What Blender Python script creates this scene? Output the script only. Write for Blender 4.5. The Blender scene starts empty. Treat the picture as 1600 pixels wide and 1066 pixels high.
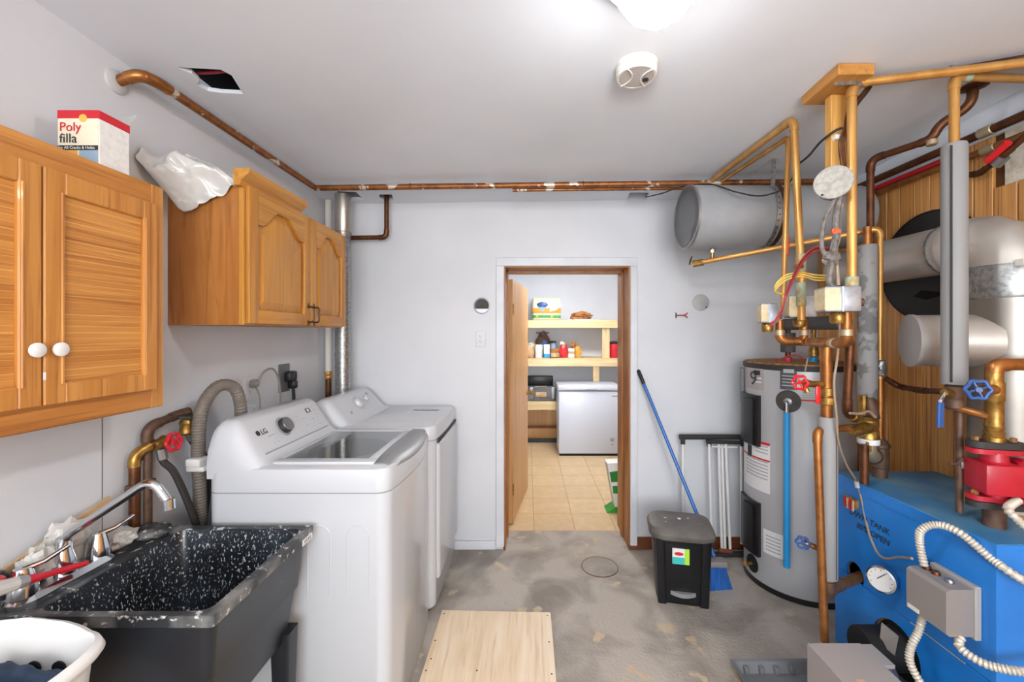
import bpy, bmesh, math, random
from mathutils import Vector, Matrix, noise as mnoise
random.seed(7)
PI = math.pi
S = bpy.context.scene
COL = S.collection
V = Vector

# ---------------------------------------------------------------- camera, world, light, exposure
F, CX, CY, CH = 650.0, 825.0, 520.0, 1.60      # focal length in pixels, vanishing point, eye height
cam_d = bpy.data.cameras.new('camera'); cam = bpy.data.objects.new('camera', cam_d); COL.objects.link(cam)
cam.location = (0, 0, CH); cam.rotation_euler = (PI / 2, 0, 0)
cam_d.sensor_width = 36; cam_d.lens = F / 1600 * 36; cam_d.clip_start = .02
cam_d.shift_x = -(CX - 800) / 1600; cam_d.shift_y = -(533 - CY) / 1600
S.camera = cam
W = bpy.data.worlds.new('world'); S.world = W; W.use_nodes = True
W.node_tree.nodes['Background'].inputs[0].default_value = (.85, .92, 1, 1)
W.node_tree.nodes['Background'].inputs[1].default_value = .3
S.view_settings.view_transform = 'Standard'; S.view_settings.look = 'None'
S.view_settings.exposure = 0; S.view_settings.gamma = 1; S.view_settings.use_curve_mapping = False
LAMP_POWER, FILL_LAMP_POWER, PANTRY_POWER, FILL_WINDOW_POWER = 70.0, 88.0, 720.0, 145.0

def area(name, loc, rot, sx, sy, power, col=(1, 1, 1)):
    l = bpy.data.lights.new(name, 'AREA'); l.shape = 'RECTANGLE'; l.size = sx; l.size_y = sy; l.energy = power; l.color = col
    o = bpy.data.objects.new(name, l); COL.objects.link(o); o.location = loc; o.rotation_euler = rot
    return o
area('added_window_fill', (.3, -2.33, 1.55), (PI / 2, 0, 0), 2.6, 1.5, FILL_WINDOW_POWER, (.93, .965, 1))  # added fill light at the unseen rear wall, brightens the whole room

# room measures (metres): x to the side, y into the depth, z up
XL, XR, YB, YF = -1.486, 2.14, 3.076, -2.4
def ceil(x, y):
    u = (x - XL) / (XR - XL); v = min(1.2, max(0, (YB - y) / 1.826))
    return (2.55 + .05 * v) * (1 - u) + (2.60 + .075 * v) * u
def P(px, py, d):                                # a measured image point at a known depth -> metres
    return V(((px - CX) * d / F, d, CH - (py - CY) * d / F))

# ---------------------------------------------------------------- materials
def lin(h):
    if isinstance(h, tuple): return h if len(h) == 4 else h + (1,)
    c = [int(h[i:i + 2], 16) / 255 for i in (0, 2, 4)]
    return tuple(x / 12.92 if x <= .04045 else ((x + .055) / 1.055) ** 2.4 for x in c) + (1,)
MATS = {}
def mat(name, col, rough=.5, metal=0, col2=None, scale=6, lo=.4, hi=.65, map_=(1, 1, 1), detail=4, bump=0, bscale=40,
        coat=0, trans=0, emit=0, rnd=0, distort=0, col3=None, scale3=20, lo3=.6, hi3=.7, map3=(1, 1, 1), spec=.5, alpha=1, rvar=0):
    m = bpy.data.materials.new(name); m.use_nodes = True; nt = m.node_tree; N = nt.nodes; L = nt.links
    b = N['Principled BSDF']; b.inputs['Roughness'].default_value = rough; b.inputs['Metallic'].default_value = metal
    b.inputs['Coat Weight'].default_value = coat; b.inputs['Transmission Weight'].default_value = trans
    b.inputs['Specular IOR Level'].default_value = spec; b.inputs['Alpha'].default_value = alpha
    c = lin(col); b.inputs['Base Color'].default_value = c
    tc = N.new('ShaderNodeTexCoord'); out = None
    def noise(mp, sc, det, dis=0):
        mm = N.new('ShaderNodeMapping'); mm.inputs['Scale'].default_value = mp
        L.new(tc.outputs['Object'], mm.inputs[0])
        if rnd:
            oi = N.new('ShaderNodeObjectInfo'); ml = N.new('ShaderNodeMath'); ml.operation = 'MULTIPLY'; ml.inputs[1].default_value = 37
            L.new(oi.outputs['Random'], ml.inputs[0]); L.new(ml.outputs[0], mm.inputs['Location'])
        n = N.new('ShaderNodeTexNoise'); n.inputs['Scale'].default_value = sc; n.inputs['Detail'].default_value = det
        n.inputs['Distortion'].default_value = dis
        L.new(mm.outputs[0], n.inputs['Vector']); return n
    def mixin(prev, n, colb, l, h):
        r = N.new('ShaderNodeMapRange'); r.inputs[1].default_value = l; r.inputs[2].default_value = h
        L.new(n.outputs['Fac'], r.inputs[0])
        x = N.new('ShaderNodeMix'); x.data_type = 'RGBA'
        L.new(r.outputs[0], x.inputs[0])
        if prev is None: x.inputs[6].default_value = c
        else: L.new(prev, x.inputs[6])
        x.inputs[7].default_value = lin(colb)
        return x.outputs[2]
    if col2: out = mixin(None, noise(map_, scale, detail, distort), col2, lo, hi)
    if col3: out = mixin(out, noise(map3, scale3, 3, distort * .5), col3, lo3, hi3)
    if rnd:
        oi = N.new('ShaderNodeObjectInfo'); hs = N.new('ShaderNodeHueSaturation')
        mr = N.new('ShaderNodeMapRange'); mr.inputs[3].default_value = 1 - rnd; mr.inputs[4].default_value = 1 + rnd
        L.new(oi.outputs['Random'], mr.inputs[0]); L.new(mr.outputs[0], hs.inputs['Value'])
        if out is not None: L.new(out, hs.inputs['Color'])
        else: hs.inputs['Color'].default_value = c
        out = hs.outputs[0]
    if out is not None: L.new(out, b.inputs['Base Color'])
    if rvar:
        n = noise((1, 1, 1), 9, 3); r = N.new('ShaderNodeMapRange'); r.inputs[3].default_value = rough - rvar; r.inputs[4].default_value = rough + rvar
        L.new(n.outputs['Fac'], r.inputs[0]); L.new(r.outputs[0], b.inputs['Roughness'])
    if bump:
        n = noise((1, 1, 1) if map_ == (1, 1, 1) else map_, bscale, 4); bp = N.new('ShaderNodeBump'); bp.inputs['Strength'].default_value = bump
        bp.inputs['Distance'].default_value = .01
        L.new(n.outputs['Fac'], bp.inputs['Height']); L.new(bp.outputs[0], b.inputs['Normal'])
    if emit:
        b.inputs['Emission Color'].default_value = c; b.inputs['Emission Strength'].default_value = emit
    MATS[name] = m
    return m
def wood(name, a, b_, c3, axis='z', s=14, rough=.45, rnd=.0, coat=.1, stretch=.07, dist=1.2):
    k = {'x': (stretch, 1, 1), 'y': (1, stretch, 1), 'z': (1, 1, stretch)}[axis]
    k3 = {'x': (stretch * .5, 1, 1), 'y': (1, stretch * .5, 1), 'z': (1, 1, stretch * .5)}[axis]
    return mat(name, a, rough, col2=b_, scale=s, lo=.38, hi=.62, map_=k, detail=5, distort=dist, col3=c3, scale3=s * 5, lo3=.52, hi3=.75,
               map3=k3, rnd=rnd, coat=coat, bump=.05, bscale=s * 3)

mat('wall_paint', 'D3D5D9', .5, col2='CCCFD3', scale=2.2, col3='B4B4B2', scale3=9, lo3=.74, hi3=.8, bump=.04, bscale=30)
mat('ceiling_paint', 'E4E9F0', .5, col2='DEE3EA', scale=1.5, bump=.10, bscale=7)
mat('pantry_wall', 'DEE2EA', .6, col2='D8DCE4', scale=2)
mat('shelf_back', 'C9B9A0', .6)
mat('trim_white', 'D3D6DB', .4, col2='C9CCD2', scale=5)
mat('concrete', 'ABA399', .72, col2='807870', scale=3.2, lo=.42, hi=.66, detail=12, distort=.6, col3='BBA88E', scale3=6.5, lo3=.62, hi3=.68, bump=.5, bscale=60, rvar=.12)
mat('tile', 'CFB58D', .35, col2='C3A57C', scale=9, rnd=.05, lo=.3, hi=.9, col3='D6BE98', scale3=14, lo3=.5, hi3=.8)
mat('grout', 'A98F6A', .8)
mat('plaster_patch', 'DAD2C2', .8, col2='C7BCA8', scale=20, bump=.5, bscale=45, col3='8D8170', scale3=25, lo3=.66, hi3=.7)
wood('oak', 'C9903F', 'B97C2E', 'A36A24', 'z', 12)
wood('oak_y', 'C9903F', 'B97C2E', 'A36A24', 'y', 12)
wood('oak_side', 'B4773A', 'A2662C', '8E5522', 'z', 7, stretch=.16, dist=2.2)
wood('pine_h', 'C98B42', 'B37430', '96591F', 'y', 16)
wood('pine_worn', 'DBAA66', 'CF9A55', 'BC8742', 'y', 16)
wood('pine_v', 'C98D45', 'B87932', '9B5F24', 'z', 16)
wood('panel_wood', 'DFA460', 'C98C4A', '8A5524', 'z', 26, rnd=.14, stretch=.03, coat=.15)
mat('panel_dark', '5A3517', .7)
wood('lumber', 'D6A55A', 'C8934A', 'B07C38', 'z', 14, coat=0)
wood('lumber_y', 'C48C46', 'B27A38', '95622A', 'y', 14, coat=0)
wood('pale_pine_x', 'E6D0A2', 'DDC392', 'C9A873', 'x', 14, coat=0)
wood('pale_pine_z', 'E6D0A2', 'DDC392', 'C9A873', 'z', 14, coat=0)
wood('jamb_wood', 'A66A2E', '8F5620', '6F4116', 'z', 14, coat=.2)
wood('jamb_wood_x', 'A66A2E', '8F5620', '6F4116', 'x', 14, coat=.2)
wood('door_wood', 'D3A36C', 'C6955E', 'B98650', 'z', 10, coat=.1)
wood('plywood', 'E2D0B6', 'D8C09F', 'CBAE88', 'y', 9, coat=0, stretch=.12)
wood('brown_base', '7A4526', '6B3B1F', '592F18', 'x', 14)
mat('copper_old', '9A6235', .42, .6, col2='7A4A29', scale=30, col3='D6CBBB', scale3=11, lo3=.58, hi3=.61)
mat('copper_dark', '6F452A', .45, .7, col2='533321', scale=22)
mat('jbox', 'A5A199', .6, .25, col2='8F8B84', scale=60)
mat('copper_gold', 'CB9A57', .35, .5, col2='B88646', scale=18, map_=(1, 1, .2))
mat('copper_pipe', 'A8703C', .36, .7, col2='8E5A2E', scale=22)
mat('solder', 'B9A88C', .5, .7)
mat('brass', 'B58F4C', .35, .85, col2='8A6A36', scale=40)
mat('verdigris', '9DB8A6', .7, .2, col2='B08A4C', scale=40)
mat('iron_pipe', '6E5547', .6, .5, col2='5B4538', scale=30)
mat('galv', 'A9ABAA', .38, .85, col2='8E908F', scale=60, lo=.45, hi=.6)
mat('galv_smooth', 'B9B4AC', .32, .85, col2='A8A29A', scale=4, map_=(1, 1, .2))
mat('flue_darkened', '98928A', .40, .85, col2='8B857E', scale=5)  # flue metal toned darker where the lower pipe came out overlit
mat('flue_lightened', 'C6C0B8', .4, .5, col2='B8B2AA', scale=5)  # same flue metal made paler, so the horizontal run looks lit
mat('lid_silver', '808284', .38, .1)
mat('valve_label', 'D6C6A2', .6, col2='C4B38E', scale=30)
mat('zinc_box', 'A9AFB6', .4, .8, col2='959BA3', scale=30)
mat('chrome', 'D4D8DC', .12, 1)
mat('steel_dull', '9EA0A2', .4, .8)
mat('tank_grey', 'A6A9AC', .4, .1, col2='94979A', scale=3)
mat('tank_end', 'A29F9D', .5, .1)
mat('heater_grey', 'B4B5B7', .36, .2)
mat('black_plastic', '161618', .35, col2='1E1E20', scale=8)
mat('black_matte', '0C0C0D', .7)
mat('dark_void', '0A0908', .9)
mat('can_black', '121316', .28)
mat('can_lid', '6B6763', .5, col2='56524E', scale=9, col3='CFCBC2', scale3=38, lo3=.74, hi3=.76)
mat('sink_black', '15181C', .3, col2='333A42', scale=4, lo=.45, hi=.75, col3='C9CDD2', scale3=150, lo3=.59, hi3=.66, map3=(1, 1, .6), coat=.3)
mat('sink_rim', '2B2D30', .4, col2='7F7F7D', scale=9, lo=.46, hi=.66, col3='C9C9C6', scale3=40, lo3=.60, hi3=.66)
mat('sink_outer', '1B1E23', .32, col2='22262C', scale=6, col3='B8BCC0', scale3=30, lo3=.77, hi3=.79)
mat('enamel', 'C6C9CD', .22, coat=.3)
mat('enamel_seam', '9FA2A6', .4)
mat('dryer_white', 'CBCED2', .25, coat=.3)
mat('freezer_white', 'D5DBE8', .3, coat=.2)
mat('plastic_white', 'E3E2DF', .4)
mat('plastic_offwhite', 'DAD6CC', .4)
mat('silver', '97999B', .35, .3)
mat('dial_grey', '6F7173', .35, .4)
mat('tub_steel', '6F7275', .35, .6)
mat('lid_glass', 'E8ECEE', .03, trans=1, spec=.6)
mat('ink', '2C2E31', .6)
mat('ink_light', '9A9DA1', .6)
mat('blue_boiler', '1E80D8', .35, col2='1974C8', scale=3, coat=.15)
mat('boiler_top', '2F76A8', .45, col2='5F8CA6', scale=4, lo=.45, hi=.65, detail=6)
mat('grey_box', '8D8784', .45, .1)
mat('grey_box_light', 'A09B97', .5)
mat('burner_grey', 'A39B97', .5)
mat('grey_plastic', '6E7073', .5, col2='646669', scale=7)
mat('conduit', 'C9C2B4', .5, .3)
mat('red_pump', 'B3182E', .4, col2='A31228', scale=9, coat=.1)
mat('red_paint', 'C4202F', .35)
mat('red_bright', 'D8222A', .25, coat=.3)
mat('cast_black', '2C2A29', .6)
mat('rust_tan', 'A9793F', .7, col2='6B4724', scale=30)
mat('blue_tube', '2A96D6', .3)
mat('blue_handle', '27508F', .35)
mat('broom_blue', '2F69B4', .3)
mat('bristle_blue', '1C5FB0', .6, col2='134888', scale=60, map_=(1, 1, .1))
mat('insul_grey', '8C8C8C', .6, col2='7F7F80', scale=10, map_=(1, 1, .15))
mat('insul_mottled', '8B8A89', .7, col2='6B6968', scale=14, lo=.5, hi=.56)
mat('foam_dark', '4F4B48', .8, col2='423E3B', scale=20)
mat('wire_black', '2A2623', .6)
mat('wire_tan', '9A8672', .6)
mat('wire_red', 'A8323C', .5)
mat('wire_yellow', 'D9B552', .5)
mat('wire_grey', '77706A', .6, col2='4F4A46', scale=50)
mat('tape_orange', 'D8623A', .5)
mat('hose_grey', '736B62', .55)
mat('hose_black', '2B2725', .5)
mat('cord_grey', '8B8884', .5)
mat('bronze', '4A2F1C', .35, .7)
mat('cardboard', 'C8A882', .8, col2='BE9C74', scale=20)
mat('rag', 'C9C7C2', .8, col2='BDBAB4', scale=10)
mat('poly_film', 'D3D2CE', .3, coat=.4, col2='C6C5C1', scale=6)
mat('box_cream', 'E7DFC6', .6)
mat('box_white', 'E6E5E1', .6, col2='DAD9D4', scale=50)
mat('box_red', 'C8202E', .5)
mat('box_blue', '8FA7BD', .5)
mat('ochre', 'D6A040', .5)
mat('brown_paper', 'B77B45', .8, col2='8F5A2C', scale=14)
mat('orange_pack', 'E8972B', .4)
mat('green_pack', '2FA048', .4)
mat('green_bag', '2F8E2A', .35, col2='247A24', scale=12)
mat('navy_cloth', '2C3F57', .85, col2='1F2E42', scale=14, bump=.3, bscale=120)
mat('berry_cloth', '8E2F5E', .85, col2='7A2650', scale=10, bump=.3, bscale=120)
mat('sticker_grey', 'B7B7B6', .5)
mat('sticker_white', 'DEDEDD', .5)
mat('sticker_mauve', 'A39A98', .5)
mat('sticker_dark', '4E5156', .5)
mat('lime', 'A6D838', .5)
mat('teal', '3FB6B2', .5)
mat('lamp_glow', (1, .985, .975, 1), .3, emit=1)
mat('lamp_base', 'DADADA', .4)
mat('detector', 'E6E1D8', .4)
mat('detector_face', 'BDB6B2', .5)
mat('paper', 'E3E3E0', .7)
mat('tub_grey', '5B5F63', .6)
mat('wax_brown', '7B3F22', .6)

# ---------------------------------------------------------------- mesh helpers
def frame_of(axis):
    a = V(axis).normalized(); t = V((0, 0, 1)) if abs(a.z) < .9 else V((1, 0, 0))
    u = t.cross(a).normalized(); w = a.cross(u); return a, u, w
class MB:
    def __init__(s): s.v = []; s.f = []
    def add(s, vs, fs):
        o = len(s.v); s.v += [V(p) for p in vs]; s.f += [[i + o for i in q] for q in fs]; return s
    def box(s, x0, x1, y0, y1, z0, z1, r=0, seg=2):
        if not r:
            vs = [(x, y, z) for x in (x0, x1) for y in (y0, y1) for z in (z0, z1)]
            return s.add(vs, [(0, 1, 3, 2), (4, 6, 7, 5), (0, 4, 5, 1), (2, 3, 7, 6), (0, 2, 6, 4), (1, 5, 7, 3)])
        bm = bmesh.new(); bmesh.ops.create_cube(bm, size=1)
        for q in bm.verts: q.co = V(((x0 + x1) / 2 + q.co.x * (x1 - x0), (y0 + y1) / 2 + q.co.y * (y1 - y0), (z0 + z1) / 2 + q.co.z * (z1 - z0)))
        bmesh.ops.bevel(bm, geom=bm.edges[:], offset=r, segments=seg, affect='EDGES', profile=.5)
        bm.verts.index_update(); s.add([q.co.copy() for q in bm.verts], [[q.index for q in f.verts] for f in bm.faces]); bm.free(); return s
    def tube(s, path, r, n=12, closed=False, caps=True):
        path = [V(p) for p in path]; m = len(path); rs = r if isinstance(r, (list, tuple)) else [r] * m
        u = None; rings = []
        for i in range(m):
            if closed: t = path[(i + 1) % m] - path[i - 1]
            else: t = path[min(i + 1, m - 1)] - path[max(i - 1, 0)]
            t.normalize()
            if u is None: _, u, w = frame_of(t)
            else:
                u = u - t * u.dot(t); u.normalize(); w = t.cross(u)
            w = t.cross(u)
            rings.append([path[i] + (u * math.cos(2 * PI * k / n) + w * math.sin(2 * PI * k / n)) * rs[i] for k in range(n)])
        return s.loft(rings, caps and not closed, caps and not closed, closed)
    def loft(s, rings, c0=True, c1=True, closed=False):
        n = len(rings[0]); m = len(rings); vs = [p for r in rings for p in r]; fs = []
        for i in range(m if closed else m - 1):
            j = (i + 1) % m
            for k in range(n):
                l = (k + 1) % n; fs.append((i * n + k, i * n + l, j * n + l, j * n + k))
        if c0: fs.append(tuple(range(n - 1, -1, -1)))
        if c1: fs.append(tuple((m - 1) * n + k for k in range(n)))
        return s.add(vs, fs)
    def lathe(s, prof, org, axis=(0, 0, 1), n=24):
        a, u, w = frame_of(axis); org = V(org)
        rings = [[org + a * h + (u * math.cos(2 * PI * k / n) + w * math.sin(2 * PI * k / n)) * max(r, 1e-4) for k in range(n)] for r, h in prof]
        return s.loft(rings)
    def cyl(s, p0, p1, r, n=20, b=0):
        p0 = V(p0); p1 = V(p1); h = (p1 - p0).length
        return s.lathe([(r, 0), (r, h)] if not b else [(r - b, 0), (r, b), (r, h - b), (r - b, h)], p0, p1 - p0, n)
    def prism(s, poly, vec):
        vec = V(vec); n = len(poly); a = [V(p) for p in poly]
        return s.add(a + [p + vec for p in a], [tuple(range(n - 1, -1, -1)), tuple(range(n, 2 * n))] + [(i, (i + 1) % n, n + (i + 1) % n, n + i) for i in range(n)])
    def sphere(s, c, r, n=16, m=10, sc=(1, 1, 1)):
        c = V(c); rings = []
        for i in range(1, m):
            a = PI * i / m
            rings.append([c + V((math.sin(a) * math.cos(2 * PI * k / n) * r * sc[0], math.sin(a) * math.sin(2 * PI * k / n) * r * sc[1], -math.cos(a) * r * sc[2])) for k in range(n)])
        return s.loft(rings)
    def grid(s, rows):
        n = len(rows[0]); m = len(rows)
        return s.add([p for r in rows for p in r], [(i * n + k, i * n + k + 1, (i + 1) * n + k + 1, (i + 1) * n + k) for i in range(m - 1) for k in range(n - 1)])
    def text(s, body, org, right, up, size, align='LEFT', depth=.0006, xs=1, shear=0):
        c = bpy.data.curves.new('lettering', 'FONT'); c.body = body; c.size = size; c.align_x = align; c.extrude = depth / 2; c.shear = shear
        c.resolution_u = 3
        o = bpy.data.objects.new('lettering', c); COL.objects.link(o); dg = bpy.context.evaluated_depsgraph_get(); dg.update()
        me = o.evaluated_get(dg).to_mesh(); r = V(right).normalized(); u = V(up).normalized(); n = r.cross(u); org = V(org)
        s.add([org + r * q.co.x * xs + u * q.co.y + n * q.co.z for q in me.vertices], [list(p.vertices) for p in me.polygons])
        bpy.data.objects.remove(o); bpy.data.curves.remove(c); return s
    def xf(s, mtx): s.v = [mtx @ p for p in s.v]; return s
def rr(cx, cy, w, d, r, z, n=5, bow=0):
    """rounded rectangle ring in plan; bow bulges the +x side"""
    out = []
    for sx, sy, a0 in ((1, 1, 0), (-1, 1, 90), (-1, -1, 180), (1, -1, 270)):
        for k in range(n + 1):
            a = math.radians(a0 + 90 * k / n)
            out.append(V((cx + sx * (w / 2 - r) + r * math.cos(a), cy + sy * (d / 2 - r) + r * math.sin(a), z)))
    if bow:
        out = out[-(n + 1):] + [V((cx + w / 2, cy - d / 2 + r + (d - 2 * r) * k / 9, z)) for k in range(1, 9)] + out[:-(n + 1)]
        for p in out:
            if p.x > cx: p.x += bow * (1 - ((p.y - cy) / (d / 2)) ** 2) * min(1, (p.x - cx) / (w / 2 - r))
    return out
ROOT = {}
def link(o, parent=None):
    COL.objects.link(o)
    if parent is not None: o.parent = parent
    return o
def tag(o, label=None, cat=None, group=None, kind=None):
    if label: o['label'] = label
    if cat: o['category'] = cat
    if group: o['group'] = group
    if kind: o['kind'] = kind
    return o
def thing(name, label, cat, loc, group=None, rz=0):
    o = bpy.data.objects.new(name, None); link(o); o.location = loc; o.rotation_euler = (0, 0, rz); o.empty_display_size = .05
    ROOT[o.name] = V((0, 0, 0)) if rz else V(loc)
    return tag(o, label, cat, group)
def build(mb, name, m, parent=None, smooth=35, label=None, origin=None):
    me = bpy.data.meshes.new(name)
    if parent is not None: off = ROOT[parent.name]
    elif origin is not None: off = V(origin)
    else:
        xs = [p.x for p in mb.v]; ys = [p.y for p in mb.v]; zs = [p.z for p in mb.v]
        off = V(((min(xs) + max(xs)) / 2, (min(ys) + max(ys)) / 2, min(zs)))
    me.from_pydata([p - off for p in mb.v], [], mb.f); me.validate()
    bm = bmesh.new(); bm.from_mesh(me); bmesh.ops.recalc_face_normals(bm, faces=bm.faces[:]); bm.to_mesh(me); bm.free()
    me.materials.append(MATS[m])
    if smooth:
        me.shade_smooth(); me.set_sharp_from_angle(angle=math.radians(smooth))
    o = bpy.data.objects.new(name, me); link(o, parent)
    if parent is None: o.location = off
    ROOT[o.name] = off
    if label: o['label'] = label
    return o
def single(mb, name, m, label, cat, group=None, smooth=35):
    return tag(build(mb, name, m, None, smooth), label, cat, group)
def struct(mb, name, m, smooth=0, label=None):
    return tag(build(mb, name, m, None, smooth, origin=(0, 0, 0)), label, None, None, 'structure')
def B(*a, **k): return MB().box(*a, **k)
def fillet(pts, R, n=6):
    pts = [V(p) for p in pts]; path = [pts[0]]; arcs = []
    for i in range(1, len(pts) - 1):
        a = pts[i - 1] - pts[i]; b = pts[i + 1] - pts[i]; l = min(R, a.length * .48, b.length * .48)
        a.normalize(); b.normalize(); p0 = pts[i] + a * l; p2 = pts[i] + b * l
        arc = [p0 * (1 - t) ** 2 + pts[i] * 2 * t * (1 - t) + p2 * t * t for t in [k / n for k in range(n + 1)]]
        path += arc; arcs.append((arc, a, b))
    path.append(pts[-1]); return path, arcs
def pipe(root, pts, r, m='copper_pipe', R=None, name='pipe', fit='copper_pipe', elbows=True, ends=False, n=12):
    path, arcs = fillet(pts, R or r * 2.4)
    o = build(MB().tube(path, r, n), name, m, root)
    if elbows:
        for arc, a, b in arcs:
            k = MB().tube([arc[0] + a * r * .9] + arc + [arc[-1] + b * r * .9], r * 1.17, n)
            build(k, 'elbow_fitting', fit, root)
    return o
def ring_on(root, p, axis, r, l, m, name='coupling', n=14):
    a = V(axis).normalized(); p = V(p)
    return build(MB().lathe([(r * .85, -l / 2), (r, -l / 2 + .003), (r, l / 2 - .003), (r * .85, l / 2)], p, a, n), name, m, root)
def handwheel(root, c, axis, r, m, name='handwheel'):
    a, u, w = frame_of(axis); c = V(c); mb = MB()
    pth = [c + (u * math.cos(2 * PI * k / 40) + w * math.sin(2 * PI * k / 40)) * r * (1 + .09 * math.cos(6 * 2 * PI * k / 40)) for k in range(40)]
    mb.tube(pth, r * .2, 8, closed=True)
    for k in range(4):
        t = PI / 2 * k + .4; mb.tube([c, c + (u * math.cos(t) + w * math.sin(t)) * r], r * .13, 6)
    mb.cyl(c - a * r * .22, c + a * r * .3, r * .3, 12)
    return build(mb, name, m, root)
def smoothpath(pts, k=8):
    pts = [V(p) for p in pts]; out = []
    for i in range(len(pts) - 1):
        p0 = pts[max(i - 1, 0)]; p1 = pts[i]; p2 = pts[i + 1]; p3 = pts[min(i + 2, len(pts) - 1)]
        for j in range(k):
            t = j / k
            out.append(.5 * ((2 * p1) + (p2 - p0) * t + (2 * p0 - 5 * p1 + 4 * p2 - p3) * t * t + (3 * p1 - p0 - 3 * p2 + p3) * t ** 3))
    return out + [pts[-1]]
def wire(pts, r, k=8, n=8): return MB().tube(smoothpath(pts, k), r, n)
def ribbed(pts, r, pitch=.006, amp=.12, k=10, n=12):
    sp = smoothpath(pts, k); out = [sp[0]]; 
    for a, b in zip(sp, sp[1:]):
        m = max(1, round((b - a).length / (pitch / 2)))
        out += [a.lerp(b, (j + 1) / m) for j in range(m)]
    return MB().tube(out, [r * (1 + amp * (1 if i % 2 else -1) * .5) for i in range(len(out))], n)
def lump(c, sx, sy, sz, seed=0, amp=.35, n=20, m=12, freq=2.2, flat=0):
    c = V(c); rings = []
    for i in range(1, m):
        a = PI * i / m; ring = []
        for k in range(n):
            d = V((math.sin(a) * math.cos(2 * PI * k / n), math.sin(a) * math.sin(2 * PI * k / n), -math.cos(a)))
            q = 1 + amp * mnoise.noise(d * freq + V((seed * 7.3, seed, 0)))
            z = d.z * sz * q
            if flat and z < -flat: z = -flat
            ring.append(c + V((d.x * sx * q, d.y * sy * q, z)))
        rings.append(ring)
    return MB().loft(rings)

# ---------------------------------------------------------------- the room shell
DX0, DX1, DZ, WT = -.166, .744, 2.083, 3.456
struct(B(XL - .1, XR + .1, YF - .1, 3.36, -.06, 0), 'floor', 'concrete')
struct(B(XL - .1, XL, YF, YB, 0, 2.72), 'wall_left', 'wall_paint')
struct(B(XL - .1, XR + .1, YF - .1, YF, 0, 2.8), 'wall_front', 'wall_paint')
struct(B(XL - .1, DX0 - .02, YB, WT, 0, 2.75).box(DX1 + .02, XR + .1, YB, WT, 0, 2.75).box(DX0 - .02, DX1 + .02, YB, WT, DZ + .02, 2.75), 'wall_back', 'wall_paint')
wr = struct(B(XR + .018, XR + .1, YF, YB, 0, 2.8), 'wall_right', 'panel_dark')
struct(B(XR + .002, XR + .02, YF, YB, 2.505, 2.78), 'trim_1', 'ceiling_paint')
y = YB - .004; k = 0
while y > YF + .12:
    w = random.choice((.085, .1, .12, .15, .095, .14)); y0 = max(YF, y - w)
    top = 2.505 if y0 > 1.86 or y0 < .6 else 2.262 + (1.9 - y0) * .02
    build(B(XR, XR + .018, y0 + .004, y, 0, top, r=.003, seg=1), 'plank', 'panel_wood', wr, 0)
    y = y0; k += 1
build(B(XR + .004, XR + .018, .58, 1.87, 2.25, 2.505), 'plaster_patch', 'plaster_patch', wr, 0)
# ceiling with the ragged holes cut out
mb = MB(); nx, ny = 30, 30
rows = []
for j in range(ny + 1):
    yy = YF + (YB - YF) * j / ny; row = []
    for i in range(nx + 1):
        xx = XL + (XR - XL) * i / nx
        wv = .006 * math.sin(xx * 5.1 + yy * 2.2) * max(0, min(1, (xx - .7) / .6)) * math.sin(max(0, min(1, (XR - xx) / .3)) * PI / 2)
        row.append(V((xx, yy, ceil(xx, yy) + wv)))
    rows.append(row)
n1 = len(rows[0])
low = [p for r in rows for p in r]; mb.grid(rows); o = len(mb.v)
mb.add([p + V((0, 0, .016)) for p in low], [(i * n1 + q, (i + 1) * n1 + q, (i + 1) * n1 + q + 1, i * n1 + q + 1) for i in range(ny) for q in range(n1 - 1)])
rim = [q for q in range(n1)] + [i * n1 + n1 - 1 for i in range(1, ny + 1)] + [ny * n1 + q for q in range(n1 - 2, -1, -1)] + [i * n1 for i in range(ny - 1, 0, -1)]
mb.f += [[rim[i], rim[(i + 1) % len(rim)], rim[(i + 1) % len(rim)] + o, rim[i] + o] for i in range(len(rim))]
ce = struct(mb, 'ceiling', 'ceiling_paint', 60)
def onceil(px, py):
    d = 1.6
    for _ in range(12):
        p = P(px, py, d); d = F * (ceil(p.x, d) - CH) / (CY - py)
    return P(px, py, d)
cuts = []
holes = [[(276, 105), (345, 109), (362, 118), (380, 147), (345, 145), (325, 142), (309, 133), (311, 126), (300, 115)],
         [(527, 299), (556, 300), (569, 312), (548, 311), (530, 311)], [(592, 304), (612, 304), (615, 312), (604, 315), (594, 311)],
         [(984, 301), (1014, 301), (1008, 315), (978, 315)]]
for hpoly in holes:
    pts = [onceil(*q) for q in hpoly]
    c = build(MB().prism([p - V((0, 0, .05)) for p in pts], (0, 0, .12)), 'cutter', 'dark_void', None, 0); cuts.append(c)
    bo = ce.modifiers.new('cut', 'BOOLEAN'); bo.object = c; bo.operation = 'DIFFERENCE'; bo.solver = 'EXACT'
dg = bpy.context.evaluated_depsgraph_get(); dg.update()
me = bpy.data.meshes.new_from_object(ce.evaluated_get(dg)); ce.modifiers.clear(); ce.data = me
for c in cuts: bpy.data.objects.remove(c)
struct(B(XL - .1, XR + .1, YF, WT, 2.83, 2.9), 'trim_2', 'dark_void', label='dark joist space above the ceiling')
single(wire([onceil(308, 126) + V((0, 0, .03)), onceil(335, 123) + V((0, 0, .025)), onceil(372, 121) + V((0, 0, .03))], .006), 'electric_cable', 'wire_red', 'red cable crossing the ragged hole in the ceiling', 'cable')
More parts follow.
